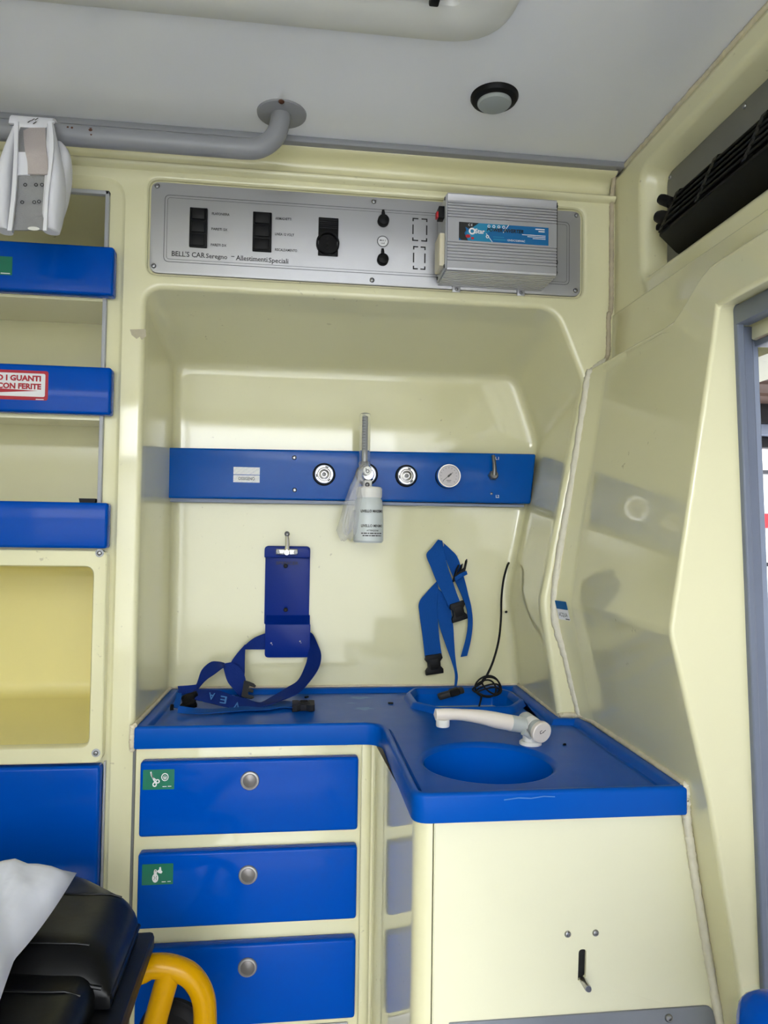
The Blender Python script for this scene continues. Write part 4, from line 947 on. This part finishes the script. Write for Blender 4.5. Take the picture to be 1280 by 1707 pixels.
# ================================================================== DRAWER CABINET
CY = 1.2135
t = thing('drawer_cabinet', 'pale yellow drawer cabinet with three blue drawers', 'cabinet', (-.06, 1.3, 0))
bm = B(); rbox(bm, -.2455, .1165, CY, 1.49, .02, .857, .002); finish(bm, 'carcass', 'cream', t)
bm = B(); L = []
for z in (.02, .857):
    o_ = [(.1178, CY), (.122, CY)] + [(.122+.015*math.sin(q), CY+.015*(1-math.cos(q))) for q in [math.pi/2*i/6 for i in range(1, 7)]] + [(.137, 1.30), (.1178, 1.30)]
    L.append([Vector((x, y, z)) for x, y in o_])
loft(bm, L, True, True, True); finish(bm, 'corner_post', 'cream', t)
DY = 1.1925
dr = [(.7225, .8395), (.5805, .6970), (.4235, .5495)]
kpos = [(416.5, 1301), (413.5, 1458), (412.5, 1612)]
for i, (z0, z1) in enumerate(dr):
    bm = B(); rbox(bm, -.2345, .1100, DY, CY+.001, z0, z1, .005, 3); d = finish(bm, 'drawer', 'blue', t)
    c = W(*kpos[i], DY); bm = B(); lathe(bm, [(.0150, -.0005), (.0150, .002), (.0138, .0035), (.0118, .0038), (.0112, .0025)], c, (0, -1, 0), 32); k = finish(bm, 'knob', 'knob', d)
    bm = B(); lathe(bm, [(.0108, .001), (.0108, .0028), (.0095, .0036), (0, .0042)], c, (0, -1, 0), 32); finish(bm, 'knob_face', 'knob_face', k)
    if i == 2: continue
    s0, s1 = (W(237.5, 1317, DY-.0003), W(291, 1282, DY-.0003)) if i == 0 else (W(236, 1476, DY-.0003), W(289, 1439, DY-.0003))
    SW, SH = s1.x-s0.x, s1.z-s0.z
    f = Flat((s0.x, DY-.0003, s0.z), XR, ZU); f.poly(rpoly(rect(0, SW, 0, SH), .0015)); f.done('sticker', 'green', d)
    f = Flat((s0.x, DY-.0006, s0.z), XR, ZU); q = SW
    if i == 0:       # scissors and a roll of tape
        f.ring((q*.38, q*.17), q*.035, q*.07, 18, 1.15); f.ring((q*.47, q*.27), q*.035, q*.07, 18, 1.0)
        f.stroke([(q*.40, q*.23), (q*.33, q*.36), (q*.27, q*.48), (q*.25, q*.58)], q*.045); f.stroke([(q*.43, q*.31), (q*.31, q*.40), (q*.27, q*.54)], q*.03)
        f.ring((q*.70, q*.40), q*.09, q*.115, 22, 1.12); f.ring((q*.70, q*.39), q*.045, q*.06, 18); f.ring((q*.70, q*.36), q*.012, q*.04, 14)
        f.rect(q*.63, q*.76, q*.085, q*.105); f.rect(q*.80, q*.91, q*.09, q*.11)
    else:            # resuscitation bag with mask
        f.ring((q*.43, q*.22), .0001, q*.10, 20, 1.45); f.rect(q*.38, q*.48, q*.36, q*.45); f.ring((q*.43, q*.46), q*.02, q*.045, 12)
        f.poly([(q*.47, q*.44), (q*.55, q*.50), (q*.55, q*.56), (q*.60, q*.58), (q*.62, q*.46), (q*.66, q*.42), (q*.62, q*.36), (q*.54, q*.38)])
        f.rect(q*.64, q*.77, q*.08, q*.10); f.rect(q*.82, q*.93, q*.085, q*.105)
    f.done('sticker_print', 'print_white', d)
    if i == 1:
        f = Flat((s0.x, DY-.0008, s0.z), XR, ZU); f.stroke([(q*.385, q*.30), (q*.41, q*.23), (q*.385, q*.16)], q*.016); f.stroke([(q*.475, q*.30), (q*.45, q*.23), (q*.475, q*.16)], q*.016); f.done('sticker_detail', 'green', d)
bm = B(); a = W(580, 1702, CY); rbox(bm, -.235, a.x, CY-.004, CY+.001, .34, a.z, .004, 2); finish(bm, 'kick_plate', 'alu', t)
bm = B(); rbox(bm, -.2505, -.2462, F-.004, F+.02, 0, .857, .0005, 1); struct(finish(bm, 'trim_14', 'plate_grey'), 'dark joint beside the drawer cabinet')

# ================================================================== SINK CABINET
SY = .8855
t = thing('sink_cabinet', 'pale yellow sink cabinet with slotted front panel under the worktop', 'cabinet', (.33, 1.0, 0))
def xw(z):
    ps = [(.63, 0), (.600, .30), (.549, .592), (.497, .885)]
    for (xa, za), (xb, zb) in zip(ps, ps[1:]):
        if za <= z <= zb: return xa+(xb-xa)*(z-za)/(zb-za)
    return .497
R_ = .022
bm = B(); L = []
for z in (.02, .3, .592, .857):
    o_ = [(.1375, 1.215), (.1515, SY+R_)] + [(.1515+R_*(1-math.cos(q)), SY+R_*(1-math.sin(q))) for q in [math.pi/2*i/6 for i in range(1, 7)]] + [(.1730, SY+.030), (xw(z)-.004, SY+.030), (xw(z)-.004, 1.215)]
    L.append([Vector((x, y, z)) for x, y in o_])
loft(bm, L, True, True, False); finish(bm, 'carcass', 'cream', t, 30)
# front panel with the lever slot
pf = [(.1755, .03), (xw(.03)-.006, .03), (xw(.3)-.006, .3), (xw(.592)-.006, .592), (xw(.856)-.005, .8555), (.1755, .8555)]
s0, s1 = W(963, 1635, SY), W(977.5, 1582, SY)
so_ = [(s0.x, s0.z), (s1.x-.001, s0.z+.004), (s1.x, s1.z), (s0.x+.001, s1.z)]
bm = B()
fl_ = loft(bm, [[on_y(SY+.018)(p) for p in rpoly(pf, .001, 2)], [on_y(SY+.0015)(p) for p in rpoly(pf, .001, 2)], [on_y(SY)(p) for p in rpoly(off_poly(pf, -.0015), .001, 2)]])
hl = loft(bm, [[on_y(SY)(p) for p in rpoly(so_, [.001, .003, .0055, .0055], 5)], [on_y(SY+.004)(p) for p in rpoly(so_, [.001, .003, .0055, .0055], 5)]])
fill(bm, [fl_[-1], hl[0]])
fp = finish(bm, 'front_panel', 'cream_matt', t, 30)
bm = B(); rbox(bm, s0.x-.006, s1.x+.006, SY+.0041, SY+.0141, s0.z-.006, s1.z+.006, 0); finish(bm, 'slot_shade', 'opening_shade', fp)  # dark sheet painted as the shade inside the lever slot
la_, lb_ = W(967, 1627, SY+.015), W(981, 1649, SY-.026)
bm = B(); tube(bm, [la_, lb_-(lb_-la_)*.06, lb_], [.0042, .0042, .0036], 16); lev = finish(bm, 'foot_lever', 'outlet_metal', fp)
bm = B(); lathe(bm, [(.0031, 0), (.0031, .0004), (0, .0004)], lb_, lb_-la_, 14); finish(bm, 'lever_end', 'dksteel', lev)
for px, py in ((946, 1557), (992.5, 1555)): screw(fp, W(px, py, SY), (0, -1, 0), .0042)
kz = W(1000, 1687, SY).z
kpo = [(.196, .30), (xw(.30)-.012, .30), (.546-.010, kz), (.196, kz)]
bm = B(); slab(bm, (kpo, [.002, .002, .014, .002]), on_y(SY+.0005), (0, -1, 0), .003, .0008); kpl = finish(bm, 'kick_plate', 'kick', t)
screw(kpl, W(1114.5, 1697, SY-.003), (0, -1, 0), .005)
# dark plate painted as the shade of a finger slot in the cabinet side
sl0 = XP(671, 1622, .1515)
bm = B(); slab(bm, ([(sl0.y-.010, sl0.z-.020), (sl0.y+.004, sl0.z-.020), (sl0.y+.010, sl0.z+.020), (sl0.y-.004, sl0.z+.020)], .004), on_x(.1517), (-1, 0, 0), .0006, .0002); finish(bm, 'finger_slot_shade', 'opening_shade', t)

# ---- water sticker on the side wall
def side_x(z):
    ps = [(.503, 1.45), (.447, 1.09), (.497, .885)]
    for (xa, za), (xb, zb) in zip(ps, ps[1:]):
        if zb <= z <= za: return xa+(xb-xa)*(z-za)/(zb-za)
    return .47
zc = 1.078; yc = 1.195
sxw = lambda Y, z: side_x(z)+side_off(Y, z)
slope = Vector((sxw(yc, zc+.012)-sxw(yc, zc), 0, .012)).normalized()
rr_ = Vector((sxw(1.18, zc)-sxw(1.21, zc), -.03, 0)).normalized()
of = Vector((sxw(yc, zc), yc, zc))+Vector((-.0016, -.0006, 0))
t = thing('water_sticker', 'small blue and white ACQUA sticker on the side wall', 'sticker', of)
f = Flat(of, rr_, slope); f.d = .0; 
f.rect(-.0145, .0145, -.0165, .002); f.done('sticker_field', 'sign_white', t)
f = Flat(of, rr_, slope); f.poly(rpoly(rect(-.0145, .0145, .002, .0165), .0015)); f.done('sticker_colour', 'sticker_blue', t)
text('ACQUA', of+slope*-.0105-Vector((.0004, 0, 0)), rr_, slope, .0068, 'print_grey', t, .022, .01, 'CENTER')
f = Flat(of-Vector((.0004, 0, 0)), rr_, slope); f.rect(.004, .014, -.0155, -.0135); f.done('fine_print', 'print_grey', t)

# ================================================================== STRAPS
def crop1(x, y, Y): return W(270+x/4.267, 860+y/4.267, Y)
def buckle(parent, c, ex, ez, w, h, th=.009, female=True, m='black'):
    """side-release buckle: c centre, ex across, ez along the strap"""
    ex = Vector(ex).normalized(); ez = Vector(ez).normalized(); n = ex.cross(ez).normalized()
    o = [(-.5, -.5), (.5, -.5), (.5, -.28), (.36, -.12), (.36, .12), (.5, .28), (.44, .5), (-.44, .5), (-.5, .28), (-.36, .12), (-.36, -.12), (-.5, -.28)]
    pts = [(a*w, b*h) for a, b in o]
    if sum(pts[i][0]*pts[(i+1) % 12][1]-pts[(i+1) % 12][0]*pts[i][1] for i in range(12)) < 0: pts = pts[::-1]
    at = lambda p: c+ex*p[0]+ez*p[1]-n*(th/2)
    bm = B(); slab(bm, (pts, .0015), at, n, th, .002, 2); b = finish(bm, 'buckle', m, parent, 40)
    bm = B(); slab(bm, (rect(-w*.24, w*.24, -h*.26, h*.30), .002), lambda p: c+ex*p[0]+ez*p[1]+n*(th/2-.001), n, .002, .0008); finish(bm, 'buckle_tongue', 'dkgrey' if m == 'dkgrey' else m, b)
    bm = B(); slab(bm, (rect(-w*.24, w*.24, -h*.26, h*.30), .002), lambda p: c+ex*p[0]+ez*p[1]-n*(th/2-.001), -n, .002, .0008); finish(bm, 'buckle_tongue', m, b)
    return b
def prong(parent, c, ex, ez, w, h, th=.007):
    ex = Vector(ex).normalized(); ez = Vector(ez).normalized(); n = ex.cross(ez).normalized()
    at = lambda p: c+ex*p[0]+ez*p[1]-n*(th/2)
    pts = [(-.5, -.5), (.5, -.5), (.5, -.1), (.46, .3), (.36, .5), (.26, .42), (.30, 0), (.10, -.05), (.08, .35), (-.08, .35), (-.10, -.05), (-.30, 0), (-.26, .42), (-.36, .5), (-.46, .3), (-.5, -.1)]
    bm = B(); slab(bm, ([(a*w, b*h) for a, b in pts], .001), at, n, th, .0015, 1); return finish(bm, 'buckle_prong', 'black', parent, 40)
# ---- dark blue strap through the bracket, lying on the worktop
t = thing('bracket_strap', 'dark blue webbing strap looped through the bracket onto the worktop', 'strap', ZP(420, 1180, WF))
C1 = crop1
ribbon('webbing', [(C1(1010, 835, 1.474), C1(1010, 948, 1.474)), (C1(1062, 832, 1.470), C1(1046, 946, 1.470)), (C1(1105, 910, 1.452), C1(1040, 985, 1.458)), (C1(1131, 990, 1.43), C1(1022, 1060, 1.444)), (C1(1112, 1085, 1.41), C1(970, 1168, 1.424)),
                   (C1(1040, 1190, 1.39), C1(890, 1222, 1.405)), (C1(965, 1262, 1.372), C1(790, 1282, 1.385)), (C1(835, 1318, 1.350), C1(690, 1330, 1.372)), (C1(700, 1362, 1.335), C1(600, 1302, 1.372)), (C1(580, 1383, 1.335), C1(500, 1278, 1.376)), (C1(430, 1352, 1.345), C1(400, 1243, 1.383)), (C1(262, 1312, 1.360), C1(272, 1236, 1.392)), (C1(215, 1300, 1.370), C1(225, 1240, 1.396))], 'webbing', t)
ribbon('webbing', [(C1(760, 835, 1.474), C1(760, 950, 1.474)), (C1(735, 835, 1.470), C1(735, 950, 1.470)), (C1(655, 868, 1.466), C1(650, 950, 1.466)), (C1(592, 918, 1.462), C1(588, 950, 1.460))], 'webbing', t)
ribbon('webbing', [(C1(592, 916, 1.463), C1(590, 948, 1.456)), (C1(535, 978, 1.460), C1(588, 1040, 1.452)), (C1(492, 1040, 1.456), C1(586, 1135, 1.448)), (C1(478, 1090, 1.452), C1(560, 1180, 1.444))], 'webbing', t)
ribbon('webbing', [(C1(180, 1290, 1.405), C1(270, 1292, 1.390)), (C1(200, 1240, 1.412), C1(252, 1262, 1.398)), (C1(246, 1198, 1.416), C1(262, 1225, 1.404)), (C1(283, 1098, 1.430), C1(312, 1168, 1.410)), (C1(345, 1042, 1.440), C1(372, 1126, 1.414)), (C1(400, 1038, 1.442), C1(430, 1082, 1.418)), (C1(445, 1048, 1.442), C1(440, 1085, 1.420))], 'webbing', t)
ribbon('webbing', [(C1(488, 1042, 1.440), C1(432, 1052, 1.438)), (C1(540, 1068, 1.436), C1(445, 1115, 1.432)), (C1(582, 1122, 1.430), C1(468, 1182, 1.424)), (C1(597, 1190, 1.424), C1(515, 1240, 1.416)), (C1(590, 1270, 1.412), C1(556, 1292, 1.404)), (C1(575, 1310, 1.400), C1(560, 1312, 1.396))], 'webbing', t)
zr = WF+.004
def C1z(x, y, z=zr): return ZP(270+x/4.267, 860+y/4.267, z)
ribbon('webbing', [(C1z(110, 1402), C1z(118, 1350, zr+.012)), (C1z(250, 1408), C1z(260, 1372, zr+.004)), (C1z(420, 1398), C1z(420, 1372)), (C1z(600, 1385), C1z(600, 1350)), (C1z(760, 1378), C1z(750, 1330)), (C1z(850, 1362), C1z(840, 1318)), (C1z(930, 1365), C1z(930, 1320))], 'webbing_b', t)
ribbon('webbing', [(C1(112, 1212, 1.40), C1(122, 1275, 1.385)), (C1(180, 1208, 1.404), C1(185, 1262, 1.392)), (C1(248, 1200, 1.408), C1(250, 1250, 1.398))], 'webbing', t, k=4)
ribbon('webbing', [(C1(140, 1262, 1.375), C1(108, 1262, 1.378)), (C1(135, 1310, 1.36), C1(98, 1305, 1.366)), (C1(118, 1370, 1.345), C1(74, 1360, 1.352))], 'webbing_b', t, k=4)
ca = C1(192, 1318, 1.366); buckle(t, ca, C1(262, 1300, 1.366)-C1(140, 1340, 1.366), C1(205, 1250, 1.385)-C1(175, 1385, 1.35), .030, .030, .012)
bm = B(); tube(bm, spline([C1(72, 1345, 1.352), C1(72, 1385, 1.345), C1(105, 1398, 1.342), C1(140, 1380, 1.346)], 5), .0032, 8); finish(bm, 'buckle_bar', 'black', t)
prong(t, C1(618, 1240, 1.400), C1(660, 1200, 1.40)-C1(640, 1320, 1.39), C1(670, 1260, 1.40)-C1(560, 1230, 1.40), .030, .024, .010)
cg = C1z(1005, 1352, WF+.007)
buckle(t, cg, (0, 1, 0.06), (1, 0, 0), .034, .040, .012, m='dkgrey')
bm = B(); 
for dy in (-.006, .006): rbox(bm, cg.x-.006, cg.x+.008, cg.y+dy-.003, cg.y+dy+.003, cg.z+.005, cg.z+.009, .001, 1)
finish(bm, 'clip_ridge', 'black', t)
lz = lambda x, y, Y: C1(x, y, Y)
for s, x, y, Y, an, hh in (('A', 378, 1262, 1.3585, 172, .012), ('E', 470, 1288, 1.3505, 168, .0125), ('V', 555, 1330, 1.346, 155, .011)):
    p = lz(x, y, Y-.006); r_ = Vector((math.cos(math.radians(an)), 0, math.sin(math.radians(-an))*1)); up_v = Vector((-r_.z, 0, r_.x))
    up_v = Vector((0, -.45, -.9)).normalized(); r2_ = (up_v.cross(Vector((0, -.9, .45)))).normalized()
    text(s, p, (-1, 0, .18 if s != 'V' else .35), (-.15, -.30, -.95), hh, 'webbing_print', t, hh*.9, .01)

# ---- bright blue strap hanging right
def C2(x, y, Y=1.482): return W(660+x/4.267, 880+y/4.267, Y)
t = thing('hanging_strap', 'bright blue webbing strap with black buckles hanging on the alcove wall', 'strap', C2(300, 1000))
ribbon('webbing', [(C2(320, 92, 1.484), C2(330, 160, 1.482)), (C2(385, 150, 1.484), C2(365, 250, 1.482)), (C2(440, 215, 1.484), C2(398, 330, 1.482)), (C2(488, 370, 1.482), C2(430, 400, 1.480)), (C2(515, 480, 1.480), C2(470, 490, 1.478)), (C2(536, 570, 1.476), C2(505, 590, 1.474)), (C2(545, 680, 1.472), C2(510, 690, 1.472)), (C2(532, 800, 1.470), C2(495, 790, 1.470)), (C2(505, 910, 1.470), C2(460, 918, 1.470))], 'webbing_b', t)
ribbon('webbing', [(C2(300, 420, 1.484), C2(290, 380, 1.484)), (C2(300, 450, 1.482), C2(220, 455, 1.482)), (C2(297, 540, 1.480), C2(165, 530, 1.480)), (C2(298, 650, 1.478), C2(168, 620, 1.478)), (C2(308, 780, 1.476), C2(190, 780, 1.476)), (C2(325, 900, 1.474), C2(206, 925, 1.474))], 'webbing_b', t)
ribbon('webbing', [(C2(350, 480, 1.478), C2(300, 430, 1.480)), (C2(385, 570, 1.474), C2(294, 590, 1.476)), (C2(405, 680, 1.470), C2(310, 700, 1.472)), (C2(415, 830, 1.464), C2(352, 830, 1.466)), (C2(426, 960, 1.450), C2(398, 960, 1.454)), (C2(440, 1055, 1.425), C2(418, 1040, 1.430)), (C2(432, 1125, 1.405), C2(415, 1125, 1.405))], 'webbing_b', t)
ribbon('webbing', [(C2(330, 92, 1.476), C2(300, 84, 1.480)), (C2(335, 130, 1.472), C2(255, 140, 1.476)), (C2(345, 190, 1.470), C2(216, 192, 1.474)), (C2(372, 290, 1.468), C2(252, 290, 1.470)), (C2(400, 370, 1.466), C2(290, 385, 1.468)), (C2(430, 460, 1.464), C2(336, 475, 1.464)), (C2(455, 525, 1.460), C2(376, 560, 1.460))], 'webbing_b', t)
buckle(t, C2(443, 595, 1.458), C2(510, 570)-C2(385, 610), C2(430, 520)-C2(460, 680), .033, .038)
buckle(t, C2(270, 970, 1.472), C2(340, 955)-C2(200, 975), C2(265, 890)-C2(275, 1050), .037, .040)
prong(t, C2(458, 300, 1.466), C2(505, 270)-C2(410, 335), C2(478, 220)-C2(438, 370), .030, .036)
ribbon('webbing', [(C2(500, 305, 1.458), C2(508, 330, 1.458)), (C2(455, 325, 1.456), C2(465, 352, 1.456)), (C2(418, 350, 1.458), C2(422, 382, 1.458))], 'webbing_b', t, k=4)
ck = C2(388, 1172, 1.39)
bm = B(); dv = (C2(478, 1145, 1.39)-C2(300, 1200, 1.39)); rbox(bm, ck.x-dv.length/2, ck.x+dv.length/2, ck.y-.012, ck.y+.006, ck.z-.006, ck.z+.005, .003, 2, Matrix.Rotation(-math.atan2(dv.z, dv.x), 3, 'Y')); cl_ = finish(bm, 'end_clip', 'dkgrey', t)
bm = B(); rbox(bm, ck.x-.004, ck.x+.016, ck.y-.014, ck.y+.002, ck.z-.004, ck.z+.009, .002, 1, Matrix.Rotation(-math.atan2(dv.z, dv.x), 3, 'Y')); finish(bm, 'clip_ridge', 'black', cl_)
bm = B(); lathe(bm, [(.004, 0), (.004, .012), (.006, .013), (.006, .015), (0, .016)], C2(312, 118, 1.4949), (0, -1, 0), 14); tag(finish(bm, 'strap_hook', 'steel'), 'small steel hook holding the hanging bright blue strap', 'hook')

# ---- black cable with coil
t = thing('black_cable', 'thin black cable hanging from the alcove wall into a loose coil', 'cable', ZP(812, 1165, WF))
main = [C2(802, 250, 1.492), C2(790, 275, 1.480), C2(765, 370, 1.472), C2(750, 500, 1.465), C2(746, 650, 1.455), C2(730, 800, 1.440), C2(690, 950, 1.425), C2(640, 1060, 1.415), C2(600, 1110, 1.412)]
bm = B(); tube(bm, spline(main, 6), .0023, 10); finish(bm, 'lead', 'rubber', t)
cc = C2(655, 1130, 1.41)
for k, (rx, rz_, dx, dz, ph) in enumerate(((.025, .020, .000, .001, .2), (.021, .017, -.004, -.003, .9), (.026, .012, .001, -.006, 1.7), (.018, .021, .007, .004, 2.4), (.023, .008, .000, -.008, .5))):
    pts = []
    for i in range(16):
        q = 2*math.pi*i/16; x = rx*math.cos(q); z = rz_*math.sin(q)
        pts.append(cc+Vector((dx+x*math.cos(ph*.3)-z*math.sin(ph*.3), .006*math.sin(q*2+ph)-.003*k+.004, dz+x*math.sin(ph*.3)*.5+z*math.cos(ph*.3))))
    bm = B(); P_ = spline(pts, 3, True); tube(bm, P_+[P_[0]], .0017, 8); finish(bm, 'coil_loop', 'rubber', t)
bm = B(); tube(bm, spline([C2(600, 1110, 1.412), C2(545, 1150, 1.40), C2(600, 1185, 1.395), C2(605, 1215, 1.39), C2(585, 1290, 1.372)], 6), .0018, 8); finish(bm, 'tail', 'rubber', t)
bm = B(); lathe(bm, [(.0026, 0), (.0026, .004), (0, .005)], W(660+785/4.267, 880+597/4.267, 1.488), (-.5, -1, 0), 10); o = finish(bm, 'wall_plug', 'rubber'); tag(o, 'tiny black plug in the alcove wall beside the cable', 'plug')

# ================================================================== STRETCHER
t = thing('stretcher', 'ambulance stretcher with black mattress and yellow tube frame', 'stretcher', (-.42, .3, 0))
SX0, SX1 = -.70, -.172
bm = B(); rbox(bm, SX0, SX1, -.85, 1.0, .655, .680, .006, 2); finish(bm, 'deck_board', 'black', t)
def mheight(x, y, y0, y1, z0, z1, x0, x1, r, rise):
    ex = min(1, max(0, min(x-x0, x1-x)/r)); ey = min(1, max(0, min(y-y0, y1-y)/r))
    h = math.sqrt(max(0, 1-(1-ex)**2))*math.sqrt(max(0, 1-(1-ey)**2)); q = min(1, max(0, (x1-.03-x))/.13)
    return z0+(z1-z0+rise*q*q*(3-2*q))*h+.0010*math.sin(37*x+21*y)*h
def mgrid(args, name):
    y0, y1, z0, z1, x0, x1, r, rise = args
    def dens(a, b):
        s = [a+r*(1-math.cos(q)) for q in [math.pi/2*i/7 for i in range(8)]]; e = [b-(v-a) for v in reversed(s)]
        return s+[s[-1]+(e[0]-s[-1])*i/18 for i in range(1, 18)]+e
    X, Yv = dens(x0, x1), dens(y0, y1); bm = B(); G = {}
    for i, x in enumerate(X):
        for j, y in enumerate(Yv):
            xx = x if y < .985 else x0+(x-x0)*(x1-(y-.985)*1.15-x0)/(x1-x0)      # the far corner is cut away
            G[i, j] = bm.verts.new((xx, y, mheight(x, y, *args)))
    for i in range(len(X)-1):
        for j in range(len(Yv)-1): bm.faces.new((G[i, j], G[i+1, j], G[i+1, j+1], G[i, j+1]))
    g = bmesh.ops.extrude_edge_only(bm, edges=[e for e in bm.edges if e.is_boundary])
    for v in g['geom']:
        if isinstance(v, bmesh.types.BMVert): v.co.z = z0-.012
    return finish(bm, name, 'vinyl', t, 75)
HM = (.838, 1.075, .694, .737, SX0+.01, -.190, .046, .008); MM = (-.80, .866, .693, .716, SX0+.01, -.206, .024, .012)
hm = mgrid(HM, 'head_pad'); bmr = mgrid(MM, 'mattress')
def seam(name, a, b, args, r, parent):
    P_ = []
    for i in range(25):
        x = a[0]+(b[0]-a[0])*i/24; y = a[1]+(b[1]-a[1])*i/24; P_.append((x, y, mheight(x, y, *args)+r*.3))
    bm = B(); tube(bm, P_, r, 8); finish(bm, name, 'vinyl', parent)
seam('seam', (-.212, .985), (-.55, .968), HM, .0011, hm)
seam('seam', (-.222, .872), (-.55, .862), HM, .0011, hm)
seam('welt', (-.200, .8405), (-.62, .8405), HM, .0024, hm)
seam('welt', (-.215, .815), (-.60, .815), MM, .0014, bmr)
bm = B(); tube(bm, [(-.1905, y, .694) for y in (.84, .88, .92, .96, .985)], .003, 8); finish(bm, 'welt', 'vinyl', hm)
# yellow tube frame
def SWp(px, py, Y=.985): return W(px, py, Y)
bm = B(); tube(bm, spline([(-.30, .985, .630), SWp(222, 1622), SWp(250, 1611), SWp(285, 1612), SWp(318, 1627), SWp(338, 1660), SWp(342, 1707), SWp(341, 1800), (-.115, .985, .40), (-.14, .985, .36), (-.30, .985, .35)], 6), .0150, 18); finish(bm, 'yellow_handle', 'yellow', t)
bm = B(); tube(bm, spline([SWp(284, 1614), SWp(272, 1655), SWp(258, 1707), SWp(235, 1800), (-.20, .985, .36)], 6), .0150, 18); finish(bm, 'yellow_stay', 'yellow', t)
for x in (-.28, -.62):
    bm = B(); tube(bm, [(x, -.82, .638), (x, .98, .638)], .015, 14); finish(bm, 'side_tube', 'yellow', t)
    for y0, y1 in ((.75, .45), (-.7, -.4)):
        bm = B(); tube(bm, [(x, y0, .63), (x, y1, .12)], .014, 14); lg = finish(bm, 'leg', 'yellow', t)
        bm = B(); lathe(bm, [(.0, -.016), (.05, -.016), (.085, -.013), (.09, -.006), (.09, .006), (.085, .013), (.05, .016), (0, .016)], (x, y1, .09), (1, 0, 0), 24); finish(bm, 'wheel', 'rubber', lg)
bm = B(); tube(bm, [(-.28, .98, .638), (-.62, .98, .638)], .015, 14); finish(bm, 'cross_tube', 'yellow', t)
wc = W(292, 1735, 1.06)
bm = B(); lathe(bm, [(.0, -.014), (.045, -.014), (.050, -.010), (.053, -.0085), (.055, -.006), (.0535, -.005), (.0565, -.0025), (.055, 0), (.0565, .0025), (.0535, .005), (.055, .006), (.050, .010), (.045, .014), (0, .014)], wc, (.35, 1, 0), 36); finish(bm, 'loading_wheel', 'rubber', t)
bm = B(); tube(bm, [wc+Vector((0, -.02, 0)), wc+Vector((-.02, -.06, 0)), (-.20, .985, wc.z)], .008, 10); finish(bm, 'wheel_axle', 'dksteel', t)
# ---- pillow
bm = B(); nx = 34
tip = W(117, 1427, .93)
G = {}
PX0, PX1, PY0, PY1 = -.66, tip.x+.004, .66, .945
for i in range(nx):
    for j in range(nx):
        u, v = 2*i/(nx-1)-1, 2*j/(nx-1)-1
        h = (max(0, (1-u**4)*(1-v**4)))**.5
        pinch = 1-.10*(1-abs(u*v))*max(abs(u), abs(v))**6
        x = (PX0+PX1)/2+u*pinch*(PX1-PX0)/2; y = (PY0+PY1)/2+v*pinch*(PY1-PY0)/2
        n_ = .006*math.sin(23*x+9*y)*math.sin(31*y-12*x)+.005*math.sin(60*x-40*y+2*math.sin(30*y))+.004*math.sin(95*x+70*y+3*math.sin(20*x))
        G[i, j, 0] = (x, y, .760+.060*h+n_*h+ .022*u*v*(abs(u*v)))
        G[i, j, 1] = (x, y, .760-.012*h+.022*u*v*(abs(u*v)))
vsx = {}
for k in G:
    i, j, s = k
    if i in (0, nx-1) or j in (0, nx-1):
        if (i, j, 0) not in vsx: vsx[i, j, 0] = bm.verts.new(G[i, j, 0]); vsx[i, j, 1] = vsx[i, j, 0]
    elif k not in vsx: vsx[k] = bm.verts.new(G[k])
for i in range(nx-1):
    for j in range(nx-1):
        for s in (0, 1): bm.faces.new((vsx[i, j, s], vsx[i+1, j, s], vsx[i+1, j+1, s], vsx[i, j+1, s]))
tag(finish(bm, 'pillow', 'pillow', ang=180), 'white wrinkled pillow lying on the black stretcher mattress', 'pillow')

# ================================================================== FOLDING SEAT (only its corner shows)
sp_ = W(1224, 1668, .45); stp = W(1255, 1646, .45).z
t = thing('attendant_seat', 'glossy blue moulded seat whose corner shows at lower right', 'seat', (.40, .40, 0))
bm = B(); rbox(bm, sp_.x-.006, .520, .40, .452, .42, stp+.006, .018, 4); finish(bm, 'backrest', 'blue', t)
bm = B(); rbox(bm, sp_.x, .520, .10, .42, .42, .47, .018, 4); finish(bm, 'seat', 'blue', t)
bm = B(); rbox(bm, .36, .44, .22, .32, 0, .425, .006, 2); finish(bm, 'pedestal', 'dkgrey', t)
